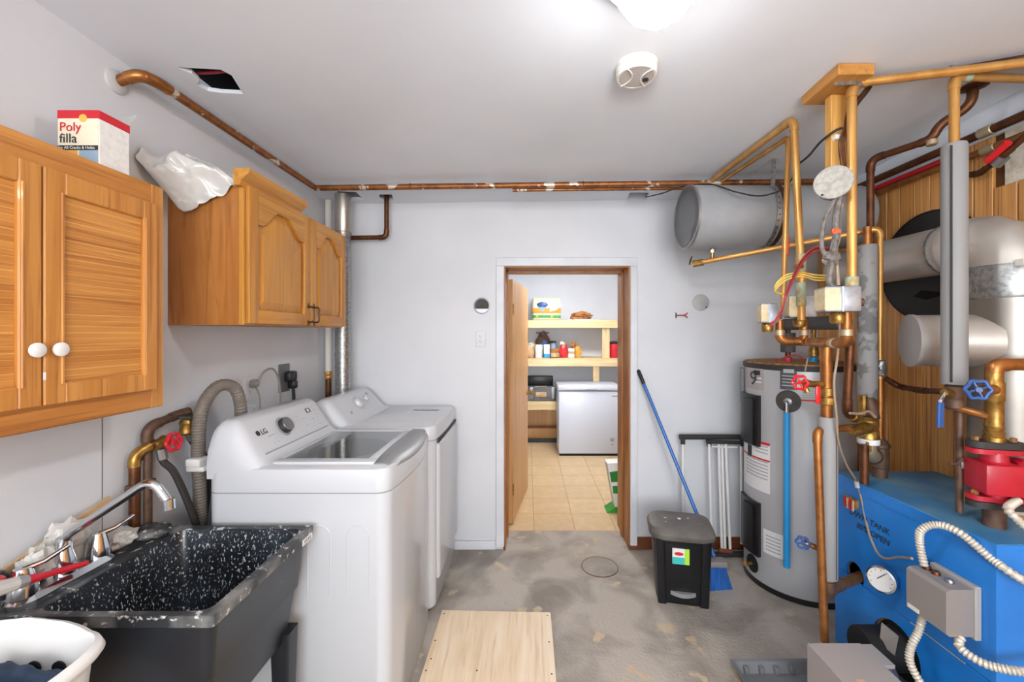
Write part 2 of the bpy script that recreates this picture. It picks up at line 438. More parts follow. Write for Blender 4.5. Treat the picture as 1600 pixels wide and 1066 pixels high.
# window added behind the camera, out of view, to carry the fill light
wn = struct(B(-1.05, 1.65, YF - .005, YF + .02, .75, 2.35), 'added_window_1', 'freezer_white')
for a in ((-1.1, -1.0, .7, 2.4), (1.6, 1.7, .7, 2.4), (-1.1, 1.7, .7, .8), (-1.1, 1.7, 2.3, 2.4), (.25, .35, .7, 2.4)):
    build(B(a[0], a[1], YF, YF + .05, a[2], a[3]), 'added_window_frame', 'trim_white', wn, 0)

# door opening: brown jambs, white casing
dj = struct(B(DX0 - .02, DX0, YB, WT, 0, DZ), 'trim_3', 'jamb_wood', label='brown wooden door jamb lining')
struct(B(DX1, DX1 + .02, YB, WT, 0, DZ), 'trim_4', 'jamb_wood')
struct(B(DX0 - .02, DX1 + .02, YB, WT, DZ, DZ + .02), 'trim_5', 'jamb_wood_x')
struct(B(DX0, DX0 + .012, YB + .18, YB + .225, 0, DZ).box(DX1 - .012, DX1, YB + .18, YB + .225, 0, DZ).box(DX0, DX1, YB + .18, YB + .225, DZ - .012, DZ), 'trim_6', 'jamb_wood')
cs = (XL, 0)
struct(B(-.236, -.176, YB - .016, YB, 0.02, DZ + .0075, r=.004, seg=1), 'trim_7', 'trim_white')
struct(B(DX1 + .01, .806, YB - .016, YB, 0.03, DZ + .0075, r=.004, seg=1), 'trim_8', 'trim_white')
struct(B(-.236, .806, YB - .016, YB, DZ + .008, DZ + .072, r=.004, seg=1), 'trim_9', 'trim_white')
struct(B(XL, -.24, YB - .014, YB, 0, .065, r=.003, seg=1).box(XL, -.24, YB - .008, YB, .066, .085, r=.003, seg=1), 'baseboard_left', 'trim_white')
struct(B(.80, XR, YB - .015, YB, 0.005, .092, r=.003, seg=1), 'baseboard_right', 'brown_base')
struct(B(-.176, -.166, YB - .02, YB, 0, .03).box(.744, .806, YB - .014, YB, 0, .03), 'trim_10', 'brown_base')

struct(B(XL, XL + .0006, 1.450, 1.4535, .85, 1.36), 'trim_11', 'grey_plastic', label='open drywall joint below the slatted cabinet')
# the round patch, worn marks and plywood on the floor
c0 = P(937, 886, 1.6 * F / 366)
rp = struct(MB().lathe([(.123, 0), (.123, .002), (.118, .0025), (.0, .0025)], (c0.x, c0.y, 0), n=40), 'floor_patch', 'concrete', 30, 'round cement patch in the grey concrete floor')
build(MB().tube([V((c0.x + .122 * math.cos(t * PI / 20), c0.y + .122 * math.sin(t * PI / 20), .001)) for t in range(40)], .0035, 6, closed=True), 'crack', 'iron_pipe', rp)

# ---------------------------------------------------------------- pantry beyond the door
PX0, PX1, PY1 = -.62, 1.72, 6.30
pf = struct(B(PX0 - .1, PX1 + .1, 3.36, PY1 + .1, -.06, -.004), 'floor_pantry', 'grout')
n = 0
for i in range(7):
    for j in range(9):
        x0 = -.62 + i * .334; y0 = 3.36 + j * .327
        build(B(x0 + .002, x0 + .331, y0 + .002, y0 + .324, -.004, 0, r=.0015, seg=1), 'tile', 'tile', pf, 0)
struct(B(PX0 - .1, PX0, WT, PY1, 0, 2.6), 'wall_pantry_left', 'pantry_wall')
struct(B(PX1, PX1 + .1, WT, PY1, 0, 2.6), 'wall_pantry_right', 'pantry_wall')
struct(B(PX0 - .1, PX1 + .1, PY1, PY1 + .1, 0, 2.6), 'wall_pantry_back', 'pantry_wall')
struct(B(PX0 - .1, PX1 + .1, WT, PY1 + .1, 2.58, 2.66), 'ceiling_pantry', 'pantry_wall')
pl = thing('ceiling_lamp', 'unseen round glass ceiling lamp lighting the pantry beyond the doorway', 'lamp', (.55, 4.7, 2.58), 'ceiling lamps')  # unseen lamp put in to light the pantry
build(MB().lathe([(.11, 0), (.11, -.02), (.09, -.025)], (.55, 4.7, 2.58), (0, 0, 1)), 'lamp_base', 'lamp_base', pl)
build(MB().lathe([(.13, -.025), (.15, -.05), (.12, -.09), (.06, -.11), (0, -.115)], (.55, 4.7, 2.58), (0, 0, 1)), 'lamp_shade', 'lamp_glow', pl)
# door leaf, hinged on the left jamb, swung into the pantry
dl = struct(B(0, .035, 0, .80, .012, 2.045, r=.002, seg=1), 'door_1', 'door_wood')
dl.location = (DX0 + .004, WT + .005, 0); dl.rotation_euler = (0, 0, -math.radians(9))
for z in (.25, 1.75): build(B(.035, .045, -.005, .012, z, z + .09), 'hinge', 'brass', dl)
kb = build(MB().lathe([(.026, 0), (.026, .006), (.011, .008), (.011, .03), (.026, .04), (.028, .052), (.02, .063), (0, .066)], (.035, .735, 1.0), (1, 0, 0)), 'door_knob', 'brass', dl)
# shelf unit
sh = thing('storage_shelf', 'pale pine lumber storage shelf along the pantry back wall', 'shelf', (.55, 6.06, 0))
for z in (1.78, 1.24, .628):
    x1 = .42 if z < 1 else PX1 - .002
    build(B(PX0 + .002, x1, 5.88, 6.295, z - .018, z), 'shelf_board', 'pale_pine_x', sh, 0)
    build(B(PX0 + .002, x1, 5.84, 5.88, z - .115, z - .003, r=.003, seg=1), 'front_rail', 'pale_pine_x', sh, 0)
build(B(1.05, 1.155, 5.885, 5.925, 1.24, 1.762), 'post', 'pale_pine_z', sh, 0)
build(B(.92, 1.01, 5.885, 5.925, 0, 1.222), 'post', 'pale_pine_z', sh, 0)
build(B(-.55, -.46, 5.885, 5.925, 0, 1.222), 'post', 'pale_pine_z', sh, 0)
build(B(PX0 + .002, .42, 6.2, 6.29, .2, .61), 'back_panel', 'door_wood', sh, 0)
bh = thing('baseboard_heater', 'brown baseboard heater low under the pantry shelf', 'heater', (-.1, 6.2, 0))
build(B(PX0 + .01, .42, 6.1, 6.19, .05, .21, r=.006), 'cover', 'door_wood', bh)
build(B(PX0 + .01, .42, 6.085, 6.1, .2, .235), 'top_slot', 'copper_dark', bh)
build(B(PX0 + .01, .42, 6.06, 6.19, 0, .055), 'foot_rail', 'black_plastic', bh)
# chest freezer
fz = thing('chest_freezer', 'white chest freezer standing against the pantry shelf', 'freezer', (.80, 5.6, 0))
build(B(.40, 1.19, 5.39, 5.83, .03, .84, r=.012), 'body', 'freezer_white', fz)
lid = build(B(.388, 1.20, 5.375, 5.835, .85, .915, r=.014), 'lid', 'freezer_white', fz)
build(B(.74, .90, 5.366, 5.377, .868, .876, r=.002), 'lid_handle', 'ink_light', lid)
build(B(.41, 1.18, 5.40, 5.82, 0, .03), 'base', 'black_matte', fz, 0)
build(MB().lathe([(.028, 0), (.028, .004), (.014, .006), (.012, .018)], (1.09, 5.39, .215), (0, -1, 0)), 'thermostat_dial', 'enamel_seam', fz)
build(MB().lathe([(.008, 0), (.008, .004)], (1.09, 5.39, .15), (0, -1, 0), 10), 'drain_plug', 'ink', fz)
build(B(1.09, 1.16, 5.388, 5.391, .77, .785), 'nameplate', 'ink_light', fz)
# paper towel pack
tp = thing('paper_towel_pack', 'orange and green plastic pack of paper towels on the top pantry shelf', 'towel pack', (.27, 6.05, 1.78))
build(B(.065, .47, 5.95, 6.17, 1.78, 2.10, r=.03, seg=3), 'wrapper', 'box_cream', tp)
build(B(.062, .473, 5.947, 6.173, 1.86, 1.97, r=.03, seg=3), 'orange_band', 'orange_pack', tp)
build(B(.062, .473, 5.947, 6.173, 1.795, 1.87, r=.03, seg=3), 'green_band', 'green_pack', tp)
build(MB().lathe([(.085, 0), (.07, .006), (0, .007)], (.205, 5.952, 2.0), (0, -1, 0), 20).xf(Matrix.Translation((0, 0, 2.0)) @ Matrix.Diagonal((1, 1, .5, 1)) @ Matrix.Translation((0, 0, -2.0))), 'brand_oval', 'blue_handle', tp)
build(MB().prism([(.14, 5.944, 1.965), (.27, 5.944, 1.965), (.205, 5.944, 1.90)], (0, .01, 0)), 'brand_point', 'box_blue', tp, 0)
build(MB().prism([(.31, 5.945, 1.90), (.33, 5.945, 2.04), (.45, 5.93, 2.02), (.49, 5.935, 1.99), (.40, 5.94, 1.92)], (0, .012, 0)), 'torn_flap', 'paper', tp, 0)
for i in range(2): build(MB().lathe([(.02, 0), (.02, .004)], (.13 + i * .21, 5.948, 1.835), (0, -1, 0), 12), 'count_mark', 'lime', tp)
single(lump((.76, 6.0, 1.835), .15, .08, .06, 3, .6, 24, 14, 3.0, .05), 'paper_bag', 'brown_paper', 'crumpled brown paper bag on the top pantry shelf', 'paper bag', smooth=15)
for i, (x0, x1, m_, lb) in enumerate(((.49, .66, 'paper', 'white paper sheets lying beside the towel pack'), (.66, 1.02, 'paper', 'flat newspaper lying under the crumpled brown bag'))):
    single(B(x0, x1, 5.86, 6.02, 1.7805, 1.786 + i * .004, r=.001, seg=1), 'paper_stack', m_, lb, 'paper')
# things on the middle shelf
zs = 1.24
def carton(name, x0, x1, z1, m_, lab, cat, band=None, y0=5.93, y1=6.03):
    t = thing(name, lab, cat, ((x0 + x1) / 2, (y0 + y1) / 2, zs)); build(B(x0, x1, y0, y1, zs, z1, r=.006), 'carton', m_, t)
    if band: build(B(x0 - .001, x1 + .001, y0 - .002, y1 + .001, band[0], band[1], r=.005), 'printed_band', band[2], t)
    return t
bg = thing('food_bag', 'tall dark printed snack bag at the back of the pantry shelf', 'bag', (.22, 6.15, zs))
build(lump((.22, 6.15, 1.42), .10, .05, .19, 5, .25, 20, 14, 2, .18), 'pouch', 'iron_pipe', bg)
build(B(.12, .31, 6.14, 6.16, 1.585, 1.61), 'top_seal', 'black_plastic', bg)
build(lump((.245, 6.10, 1.42), .045, .012, .07, 9, .3), 'printed_figure', 'blue_handle', bg)
build(lump((.19, 6.09, 1.39), .05, .015, .04, 19, .3), 'printed_highlight', 'box_blue', bg)
wb = thing('white_tub', 'white plastic tub at the end of the middle pantry shelf', 'tub', (.155, 5.98, zs))
build(MB().lathe([(.052, 0), (.06, .16), (.06, .165)], (.155, 5.98, zs), n=18), 'body', 'plastic_white', wb); build(MB().lathe([(.064, .165), (.064, .185), (.05, .19)], (.155, 5.98, zs), n=18), 'lid', 'plastic_offwhite', wb)
sk = thing('flour_sack', 'small tan paper sack beside the white tub', 'sack', (.02, 6.0, zs)); build(lump((.02, 6.0, 1.32), .08, .06, .10, 8, .3, flat=.08), 'sack_body', 'cardboard', sk); build(lump((.05, 6.0, 1.42), .05, .03, .035, 12, .5), 'folded_top', 'box_cream', sk)
carton('milk_carton', .225, .31, 1.43, 'paper', 'white and blue carton between tub and clay pot', 'carton', (zs + .002, 1.30, 'blue_tube'))
cp = thing('clay_pot', 'terracotta coloured tub with a rim on the pantry shelf', 'pot', (.385, 5.98, zs))
build(MB().lathe([(.062, 0), (.066, .09)], (.385, 5.98, zs), n=20), 'body', 'wax_brown', cp); build(MB().lathe([(.074, .09), (.074, .13), (.06, .13)], (.385, 5.98, zs), n=20), 'rim', 'brown_paper', cp); build(MB().lathe([(.067, .015), (.069, .075)], (.385, 5.98, zs), n=20), 'paper_label', 'cardboard', cp)
jr = thing('glass_jar', 'clear jar with dark lid behind the clay pot', 'jar', (.37, 6.12, zs)); build(MB().lathe([(.045, 0), (.045, .19), (.035, .21)], (.37, 6.12, zs), n=18), 'glass', 'box_blue', jr); build(MB().lathe([(.045, .205), (.045, .235), (.04, .24)], (.37, 6.12, zs), n=18), 'lid', 'cast_black', jr)
rb = thing('snack_bag', 'bright red snack bag on the middle pantry shelf', 'bag', (.51, 5.96, zs)); build(lump((.51, 5.96, 1.325), .062, .045, .10, 14, .2, flat=.085), 'pouch', 'red_bright', rb); build(B(.465, .555, 5.955, 5.965, 1.405, 1.43), 'top_seal', 'red_paint', rb); build(lump((.49, 6.0, 1.43), .04, .03, .04, 4, .5), 'torn_corner', 'box_cream', rb)
carton('tea_carton', .575, .66, 1.375, 'paper', 'plain white carton between red and yellow bags', 'carton', (1.30, 1.335, 'cardboard'))
yb = thing('pasta_bag', 'yellow and orange food bag right of the cartons', 'bag', (.72, 5.98, zs)); build(lump((.715, 5.98, 1.325), .05, .045, .095, 24, .3, flat=.085), 'pouch', 'ochre', yb); build(lump((.67, 6.05, 1.41), .05, .03, .05, 28, .6), 'folded_top', 'brown_paper', yb)
single(B(.78, .90, 5.95, 6.06, zs, zs + .012, r=.004), 'paper_packet', 'cardboard', 'flat tan packet lying right of the yellow bag', 'packet')
rc = thing('coffee_can', 'red can with black lid beside the pantry post', 'can', (1.24, 5.98, zs)); build(MB().lathe([(.07, 0), (.072, .005), (.072, .2), (.07, .205)], (1.24, 5.98, zs)), 'body', 'red_paint', rc); build(MB().lathe([(.074, .2), (.074, .225), (.03, .24)], (1.24, 5.98, zs)), 'lid', 'black_plastic', rc)
tb = thing('tool_box', 'grey plastic tool box with its black lid open', 'tool box', (.16, 6.0, .628))
build(B(-.06, .40, 5.9, 6.14, .628, .82, r=.015), 'tray_body', 'grey_plastic', tb); build(B(-.05, .37, 6.12, 6.17, .81, .965, r=.015), 'lid', 'black_plastic', tb); build(B(.11, .26, 5.885, 5.9, .69, .755, r=.004), 'name_plate', 'cardboard', tb)
for x in (.02, .33): build(B(x, x + .05, 5.882, 5.902, .66, .83, r=.006), 'latch', 'steel_dull', tb)
build(MB().tube(fillet([(.08, 5.89, .8), (.1, 5.87, .84), (.26, 5.87, .84), (.28, 5.89, .8)], .02)[0], .008), 'carry_handle', 'grey_box', tb)
gb = thing('soil_bag', 'white and green printed bag leaning beside the door jamb', 'bag', (.85, 3.75, 0))
pts = [(.705, .435), (1.0, .45), (1.02, 0), (.77, 0), (.775, .05), (.745, .2)]
build(MB().prism([(x, 3.70, z) for x, z in pts], (0, .13, 0)), 'bag_body', 'paper', gb, 0)
build(MB().prism([(.725, 3.695, .36), (1.0, 3.695, .40), (1.0, 3.695, .29), (.74, 3.695, .27)], (0, .14, 0)), 'green_band', 'green_bag', gb, 0)
build(MB().prism([(.75, 3.695, .235), (1.0, 3.695, .25), (1.0, 3.695, .17), (.757, 3.695, .17)], (0, .14, 0)), 'lower_green_band', 'green_bag', gb, 0)
build(MB().prism([(.70, 3.69, .0), (.78, 3.69, .05), (.9, 3.69, .05), (.9, 3.69, 0)], (0, .15, 0)), 'folded_corner', 'green_bag', gb, 0)

# ---------------------------------------------------------------- ceiling fixtures
LX, LY = .36, 1.15; LZ = ceil(LX, LY)
cl = thing('ceiling_lamp', 'lit white glass bowl lamp on the grey laundry ceiling', 'lamp', (LX, LY, LZ), 'ceiling lamps')
build(MB().lathe([(.12, .01), (.15, -.012), (.155, -.04), (.15, -.043), (.06, -.03)], (LX, LY, LZ)), 'lamp_base', 'lamp_base', cl)
build(MB().lathe([(.095, -.03), (.118, -.055), (.115, -.095), (.085, -.14), (.045, -.172), (.0, -.182)], (LX, LY, LZ), n=28), 'lamp_shade', 'lamp_glow', cl)
LX2, LY2 = .45, -1.15; LZ2 = ceil(LX2, LY2)  # unseen lamp added to raise the brightness from behind the camera
cl2 = thing('ceiling_lamp', 'second bowl lamp added as fill light behind the camera, out of view', 'lamp', (LX2, LY2, LZ2), 'ceiling lamps')
build(MB().lathe([(.12, .01), (.15, -.012), (.155, -.04), (.15, -.043), (.06, -.03)], (LX2, LY2, LZ2)), 'lamp_base', 'lamp_base', cl2)
build(MB().lathe([(.095, -.03), (.118, -.055), (.115, -.095), (.085, -.14), (.045, -.172), (.0, -.182)], (LX2, LY2, LZ2), n=28), 'lamp_shade', 'lamp_glow', cl2)
def glow(name, base, strength):
    m = MATS[base].copy(); m.name = name; b = m.node_tree.nodes['Principled BSDF']; 
    nt = m.node_tree; tc = nt.nodes.new('ShaderNodeTexCoord'); sx_ = nt.nodes.new('ShaderNodeSeparateXYZ'); mr = nt.nodes.new('ShaderNodeMapRange')
    nt.links.new(tc.outputs['Object'], sx_.inputs[0]); nt.links.new(sx_.outputs['Z'], mr.inputs[0])      # emission graded by height: dim sides keep the ceiling from glaring
    for i, v in ((1, -.10), (2, -.165), (3, strength * .16), (4, strength * 2.3)): mr.inputs[i].default_value = v
    if base == 'lamp_glow': nt.links.new(mr.outputs[0], b.inputs['Emission Strength'])
    return m
for root, s_ in ((cl, LAMP_POWER), (cl2, FILL_LAMP_POWER), (pl, PANTRY_POWER)):
    for ch in root.children:
        if ch.name.startswith('lamp_shade'): ch.data.materials[0] = glow('lamp_glow_lit', 'lamp_glow', s_)
sx, sy = .417, 1.60; sz = ceil(sx, sy)
sd = thing('smoke_detector', 'round off-white smoke detector on the ceiling by the lamp', 'detector', (sx, sy, sz))
build(MB().lathe([(.080, 0), (.080, -.012), (.077, -.016), (.077, -.04), (.072, -.046), (.066, -.046), (.066, -.043), (0, -.043)], (sx, sy, sz), n=32), 'housing', 'detector', sd)
build(MB().lathe([(.065, -.0435), (.065, -.0455), (0, -.0455)], (sx, sy, sz), n=32), 'face', 'detector_face', sd)
for s_ in (-1, 1):
    build(MB().tube([V((sx + s_ * (.03 + .028 * (t / 6) ** 2 - .012), sy + t * .0088, sz - .047)) for t in range(-6, 7)], .0028, 6), 'curved_rib', 'detector', sd)
build(MB().lathe([(.012, -.045), (.012, -.049), (0, -.05)], (sx + .038, sy + .012, sz), n=14), 'test_button', 'cast_black', sd)

# ---------------------------------------------------------------- pipes along the ceiling
t = thing('copper_pipe', 'long paint-spattered copper pipe running along the ceiling over the doorway', 'pipe', (0, 2.65, 2.52), 'ceiling heating pipes')
pipe(t, [(-1.36, 2.65, 2.522), (2.05, 2.65, 2.565)], .0185, 'copper_old')
for x in (-.75, .35): build(MB().tube([(x, 2.65 + .02 * math.cos(a / 6 * PI), 2.522 + (x + 1.36) * .0126 + .02 * math.sin(a / 6 * PI)) for a in range(-1, 8)], .003, 6), 'pipe_strap', 'copper_dark', t)
t = thing('copper_pipe', 'thinner copper pipe beside the long ceiling pipe, above the doorway', 'pipe', (1.0, 2.70, 2.52), 'ceiling heating pipes')
pipe(t, [(-.1, 2.69, 2.522), (2.05, 2.70, 2.549)], .011, 'copper_old')
t = thing('copper_pipe', 'copper pipe with peeling paint high along the cabinet wall', 'pipe', (-1.4, 1.5, 2.5), 'ceiling heating pipes')
pipe(t, [(XL + .002, 1.50, 2.505), (-1.405, 1.505, 2.535), (-1.385, 1.56, 2.537), (-1.358, 2.63, 2.524)], .0185, 'copper_old')
build(MB().lathe([(.043, 0), (.040, .008), (.03, .014), (.02, .016)], (XL, 1.50, 2.505), (1, 0, 0)), 'escutcheon', 'sticker_grey', t)
t = thing('copper_pipe', 'small copper pipe bending out of the ceiling beside the duct', 'pipe', (-1.1, 2.98, 2.27), 'ceiling heating pipes')
pipe(t, [P(604, 305, 2.98), P(604, 371, 2.98), P(540, 372, 2.98)], .0165, 'copper_dark', fit='copper_dark')
vd = thing('vent_duct', 'galvanised steel vent duct rising behind the dryer to the ceiling', 'duct', (-1.29, 2.90, .6))
build(MB().cyl((-1.29, 2.90, .6), (-1.29, 2.90, 2.30), .052, 24), 'lower_duct', 'galv', vd)
build(MB().lathe([(.053, 2.28), (.056, 2.29), (.055, 2.56)], (-1.29, 2.90, 0), n=24), 'upper_sleeve', 'galv_smooth', vd)
for z in (1.45, 2.295): build(MB().lathe([(.056, z - .006), (.0575, z), (.056, z + .006)], (-1.29, 2.90, 0), n=24), 'duct_joint', 'galv', vd)
t = thing('drain_pipe', 'cream painted vertical pipe in the corner beside the duct', 'pipe', (-1.43, 2.98, .6))
build(MB().cyl((-1.43, 2.98, 1.30), (-1.43, 2.98, 2.55), .022), 'upper_pipe', 'plastic_offwhite', t); build(MB().cyl((-1.43, 2.98, .6), (-1.43, 2.98, 1.30), .02), 'lower_pipe', 'copper_dark', t)
build(MB().lathe([(.024, 1.27), (.027, 1.275), (.027, 1.29), (.024, 1.295), (.027, 1.305), (.027, 1.32), (.024, 1.325)], (-1.43, 2.98, 0)), 'coupling', 'copper_gold', t)

# ---------------------------------------------------------------- wall cabinet with slatted doors
FX = -1.264
ca = thing('wall_cabinet', 'pine wall cabinet with reeded door panels and white knobs', 'cabinet', (-1.37, 1.08, 1.347))
Y0, Y1, Z0, Z1 = .70, 1.4435, 1.347, 2.10
build(B(XL, FX - .02, Y0, Y1 - .006, Z0 + .01, Z1 - .004), 'body', 'pine_v', ca, 0)
build(B(FX - .02, FX, Y1 - .047, Y1, Z0, Z1, r=.003, seg=1), 'face_stile', 'pine_v', ca, 0)
build(B(FX - .02, FX, Y0, Y0 + .047, Z0, Z1, r=.003, seg=1), 'face_stile', 'pine_v', ca, 0)
build(B(FX - .02, FX, Y0 + .047, Y1 - .047, Z1 - .07, Z1, r=.003, seg=1), 'face_rail', 'pine_h', ca, 0)
build(B(FX - .02, FX, Y0 + .047, Y1 - .047, Z0, Z0 + .07, r=.003, seg=1), 'face_rail', 'pine_h', ca, 0)
for (a, b) in ((.738, 1.066), (1.070, 1.398)):
    za, zb = 1.411, 2.03; x0, x1 = FX + .001, FX + .02; w = .05
    mb = MB()
    for q in ((a, a + w, za, zb), (b - w, b, za, zb), (a + w, b - w, za, za + .055), (a + w, b - w, zb - .06, zb)):
        mb.box(x0, x1, q[0], q[1], q[2], q[3], r=.003, seg=1)
    for q in (a + w - .012, b - w + .004): mb.box(x0, x1 + .003, q, q + .008, za + .05, zb - .055, r=.002, seg=1)
    dr = build(mb, 'door', 'pine_v', ca, 0)
    n = 30; hz = (zb - za - .115) / n
    for i in range(n):
        z = za + .055 + i * hz; q = .0012
        build(B(x0, x0 + .0085, a + w, b - w, z + .0005, z + hz - .0005 - (q if i % 3 == 1 else 0), r=.0005, seg=1), 'slat', 'pine_h', dr, 0)
    build(B(x0, x0 + .0081, a + w - .002, b - w + .002, za + .05, zb - .055), 'panel_backing', 'pine_worn', dr, 0)
    ky = a + .032 if a > 1 else b - .017
    build(MB().lathe([(.012, .003), (.009, .006), (.012, .008), (.0185, .009), (.0185, .014), (.014, .017), (0, .018)], (x1 - .004, ky, 1.556), (1, 0, 0), 18), 'knob', 'plastic_white', dr)
    if a > 1: build(B(x1, x1 + .001, a - .003, a + .003, 1.478, 1.498), 'door_bumper', 'plastic_white', dr, 0)
# box of filler on top of it
pb = thing('filler_box', 'red and cream cardboard box of wall filler on the slatted cabinet', 'box', (-1.35, 1.3, Z1))
bx = build(B(-1.412, -1.288, 1.25, 1.345, Z1, 2.268, r=.002, seg=1), 'carton', 'box_white', pb, 0)
build(B(-1.411, -1.289, 1.2485, 1.2502, Z1 + .001, 2.245), 'printed_front', 'box_cream', pb, 0)
build(B(-1.413, -1.287, 1.2478, 1.346, 2.243, 2.2685, r=.001, seg=1), 'red_top_band', 'box_red', pb, 0)
build(B(-1.41, -1.29, 1.2468, 1.2488, 2.148, 2.162), 'dark_strip', 'cast_black', pb, 0)
build(B(-1.41, -1.352, 1.2465, 1.2488, 2.101, 2.147), 'ochre_picture', 'ochre', pb, 0)
build(B(-1.345, -1.29, 1.2465, 1.2488, 2.101, 2.147), 'grey_picture', 'box_blue', pb, 0)
build(MB().lathe([(.012, 0), (.012, .0015)], (-1.335, 1.249, 2.244), (0, -1, 0), 16), 'yellow_spot', 'wire_yellow', pb)
build(MB().text('Poly', (-1.405, 1.2466, 2.205), (1, 0, 0), (0, 0, 1), .038), 'word_poly', 'box_red', pb, 0)
build(MB().text('filla', (-1.405, 1.2466, 2.170), (1, 0, 0), (0, 0, 1), .040), 'word_filla', 'ink', pb, 0)
build(MB().text('for All Cracks & Holes', (-1.407, 1.246, 2.151), (1, 0, 0), (0, 0, 1), .0118), 'strip_words', 'paper', pb, 0)
build(MB().prism([(-1.385, 1.345, 2.262), (-1.295, 1.345, 2.262), (-1.30, 1.385, 2.325), (-1.385, 1.385, 2.31)], (0, .002, .001)), 'open_flap', 'sticker_grey', pb, 0)

# ---------------------------------------------------------------- oak cabinet with cathedral doors
co = thing('wall_cabinet', 'oak wall cabinet with two arched raised-panel doors and crown moulding', 'cabinet', (-1.32, 2.17, 1.632))
OX = -1.174; A0, A1, OZ0, OZ1 = 1.716, 2.63, 1.632, 2.22
build(B(XL, OX - .02, A0, A1, OZ0, OZ1), 'body', 'oak_side', co, 0)
build(B(OX - .02, OX, A0 - .001, A1, OZ0, OZ1, r=.002, seg=1), 'face_frame', 'oak', co, 0)
def arch(a, b, z0, zs, rise, n=24):
    pts = [(b, z0), (a, z0)]
    for i in range(n + 1):
        s_ = -1 + 2 * i / n; q = max(0, 1 - abs(s_) * 1.12)
        pts.append((a + (b - a) * i / n, zs + rise * (.5 - .5 * math.cos(PI * min(1, q * 1.25)))))
    return pts
for a, b in ((A0 + .004, 2.203), (2.209, A1 - .002)):
    za, zb = OZ0 + .006, OZ1 - .012; w = .058; x0, x1 = OX + .001, OX + .023
    dr = build(B(x0, x0 + .006, a, b, za, zb), 'door', 'oak', co, 0)
    build(B(x0, x1, a, a + w, za, zb, r=.004), 'stile', 'oak', dr)
    build(B(x0, x1, b - w, b, za, zb, r=.004), 'stile', 'oak', dr)
    build(B(x0, x1, a + w, b - w, za, za + w, r=.004), 'rail', 'oak_y', dr)
    ar = arch(a + w, b - w, 0, zb - .145, .085)[2:]
    build(MB().prism([(x0, y_, z_) for y_, z_ in [(b - w, zb - .001), (a + w, zb - .001)] + ar], (x1 - x0, 0, 0)), 'arched_rail', 'oak_y', dr, 0)
    o_ = arch(a + w + .006, b - w - .006, za + w + .006, zb - .152, .085); i_ = arch(a + w + .036, b - w - .036, za + w + .04, zb - .185, .083)
    build(MB().loft([[V((x0 + .006, y_, z_)) for y_, z_ in o_], [V((x0 + .008, y_, z_)) for y_, z_ in o_], [V((x1 - .001, y_, z_)) for y_, z_ in i_]], False, True), 'raised_panel', 'oak', dr, 20)
    hy = b - .026 if a < 2 else a + .024
    mb = MB().tube(fillet([(x1, hy, 1.735), (x1 + .03, hy, 1.735), (x1 + .03, hy, 1.655), (x1, hy, 1.655)], .016)[0], .0045, 8)
    mb.lathe([(.009, 0), (.007, .005), (.004, .007)], (x1, hy, 1.735), (1, 0, 0), 10).lathe([(.009, 0), (.007, .005), (.004, .007)], (x1, hy, 1.655), (1, 0, 0), 10)
    mb.tube([(x1 + .002, hy, 1.735), (x1 + .002, hy, 1.755)], [.006, .003], 8).tube([(x1 + .002, hy, 1.655), (x1 + .002, hy, 1.635)], [.006, .003], 8)
    build(mb, 'handle', 'bronze', dr)
prof = [(OX - .02, OZ1 - .02), (OX + .004, OZ1 - .02), (OX + .012, OZ1 + .002), (OX + .03, OZ1 + .018), (OX + .045, OZ1 + .03), (OX + .045, OZ1 + .048), (OX - .02, OZ1 + .048)]
build(MB().prism([(x, A0 - .03, z) for x, z in prof], (0, .45, 0)), 'crown_moulding', 'oak_y', co, 0)
# plastic sheet on top
rows = [[(-1.46, 1.98, 2.226), (-1.40, 1.98, 2.23), (-1.33, 1.98, 2.232), (-1.26, 1.97, 2.23), (-1.20, 1.95, 2.226)],
        [(-1.47, 1.84, 2.27), (-1.41, 1.83, 2.305), (-1.34, 1.83, 2.30), (-1.27, 1.83, 2.27), (-1.19, 1.83, 2.23)],
        [(-1.472, 1.70, 2.285), (-1.42, 1.70, 2.325), (-1.35, 1.705, 2.305), (-1.28, 1.71, 2.268), (-1.185, 1.712, 2.23)],
        [(-1.475, 1.60, 2.30), (-1.43, 1.61, 2.27), (-1.37, 1.60, 2.285), (-1.29, 1.65, 2.255), (-1.185, 1.695, 2.225)],
        [(-1.475, 1.57, 2.25), (-1.435, 1.60, 2.20), (-1.37, 1.63, 2.20), (-1.29, 1.67, 2.21), (-1.19, 1.702, 2.215)],
        [(-1.47, 1.62, 2.23), (-1.44, 1.66, 2.15), (-1.39, 1.69, 2.08), (-1.30, 1.695, 2.135), (-1.20, 1.706, 2.20)]]
def surf(rows, n, m):
    cols = [smoothpath([V(p) for p in r], n) for r in rows]
    return [list(q) for q in zip(*[smoothpath([c[i] for c in cols], m) for i in range(len(cols[0]))])]
gr = surf(rows, 14, 12)
for i, r in enumerate(gr):
    for j, p in enumerate(r):
        f1 = 1 - abs(mnoise.noise(V((p.x * 9 + p.z * 5, p.y * 14, p.z * 9)))) * 2.2; f2 = 1 - abs(mnoise.noise(V((p.x * 26, p.y * 20 + 3, p.z * 26)))) * 2
        k = min(1, (i + 6) / 18)
        p += V((.2, -.7, .6)) * (.022 * f1 + .009 * f2 - .012) * k
ps = single(MB().grid(gr), 'plastic_sheet', 'poly_film', 'crumpled translucent plastic sheet draped over the oak cabinet', 'plastic sheet', smooth=50)
ss = ps.modifiers.new('thickness', 'SOLIDIFY'); ss.thickness = .0012
ct = thing('coiled_cable', 'small coil of black cable lying on top of the oak cabinet', 'cable', (-1.2, 1.84, 2.22))
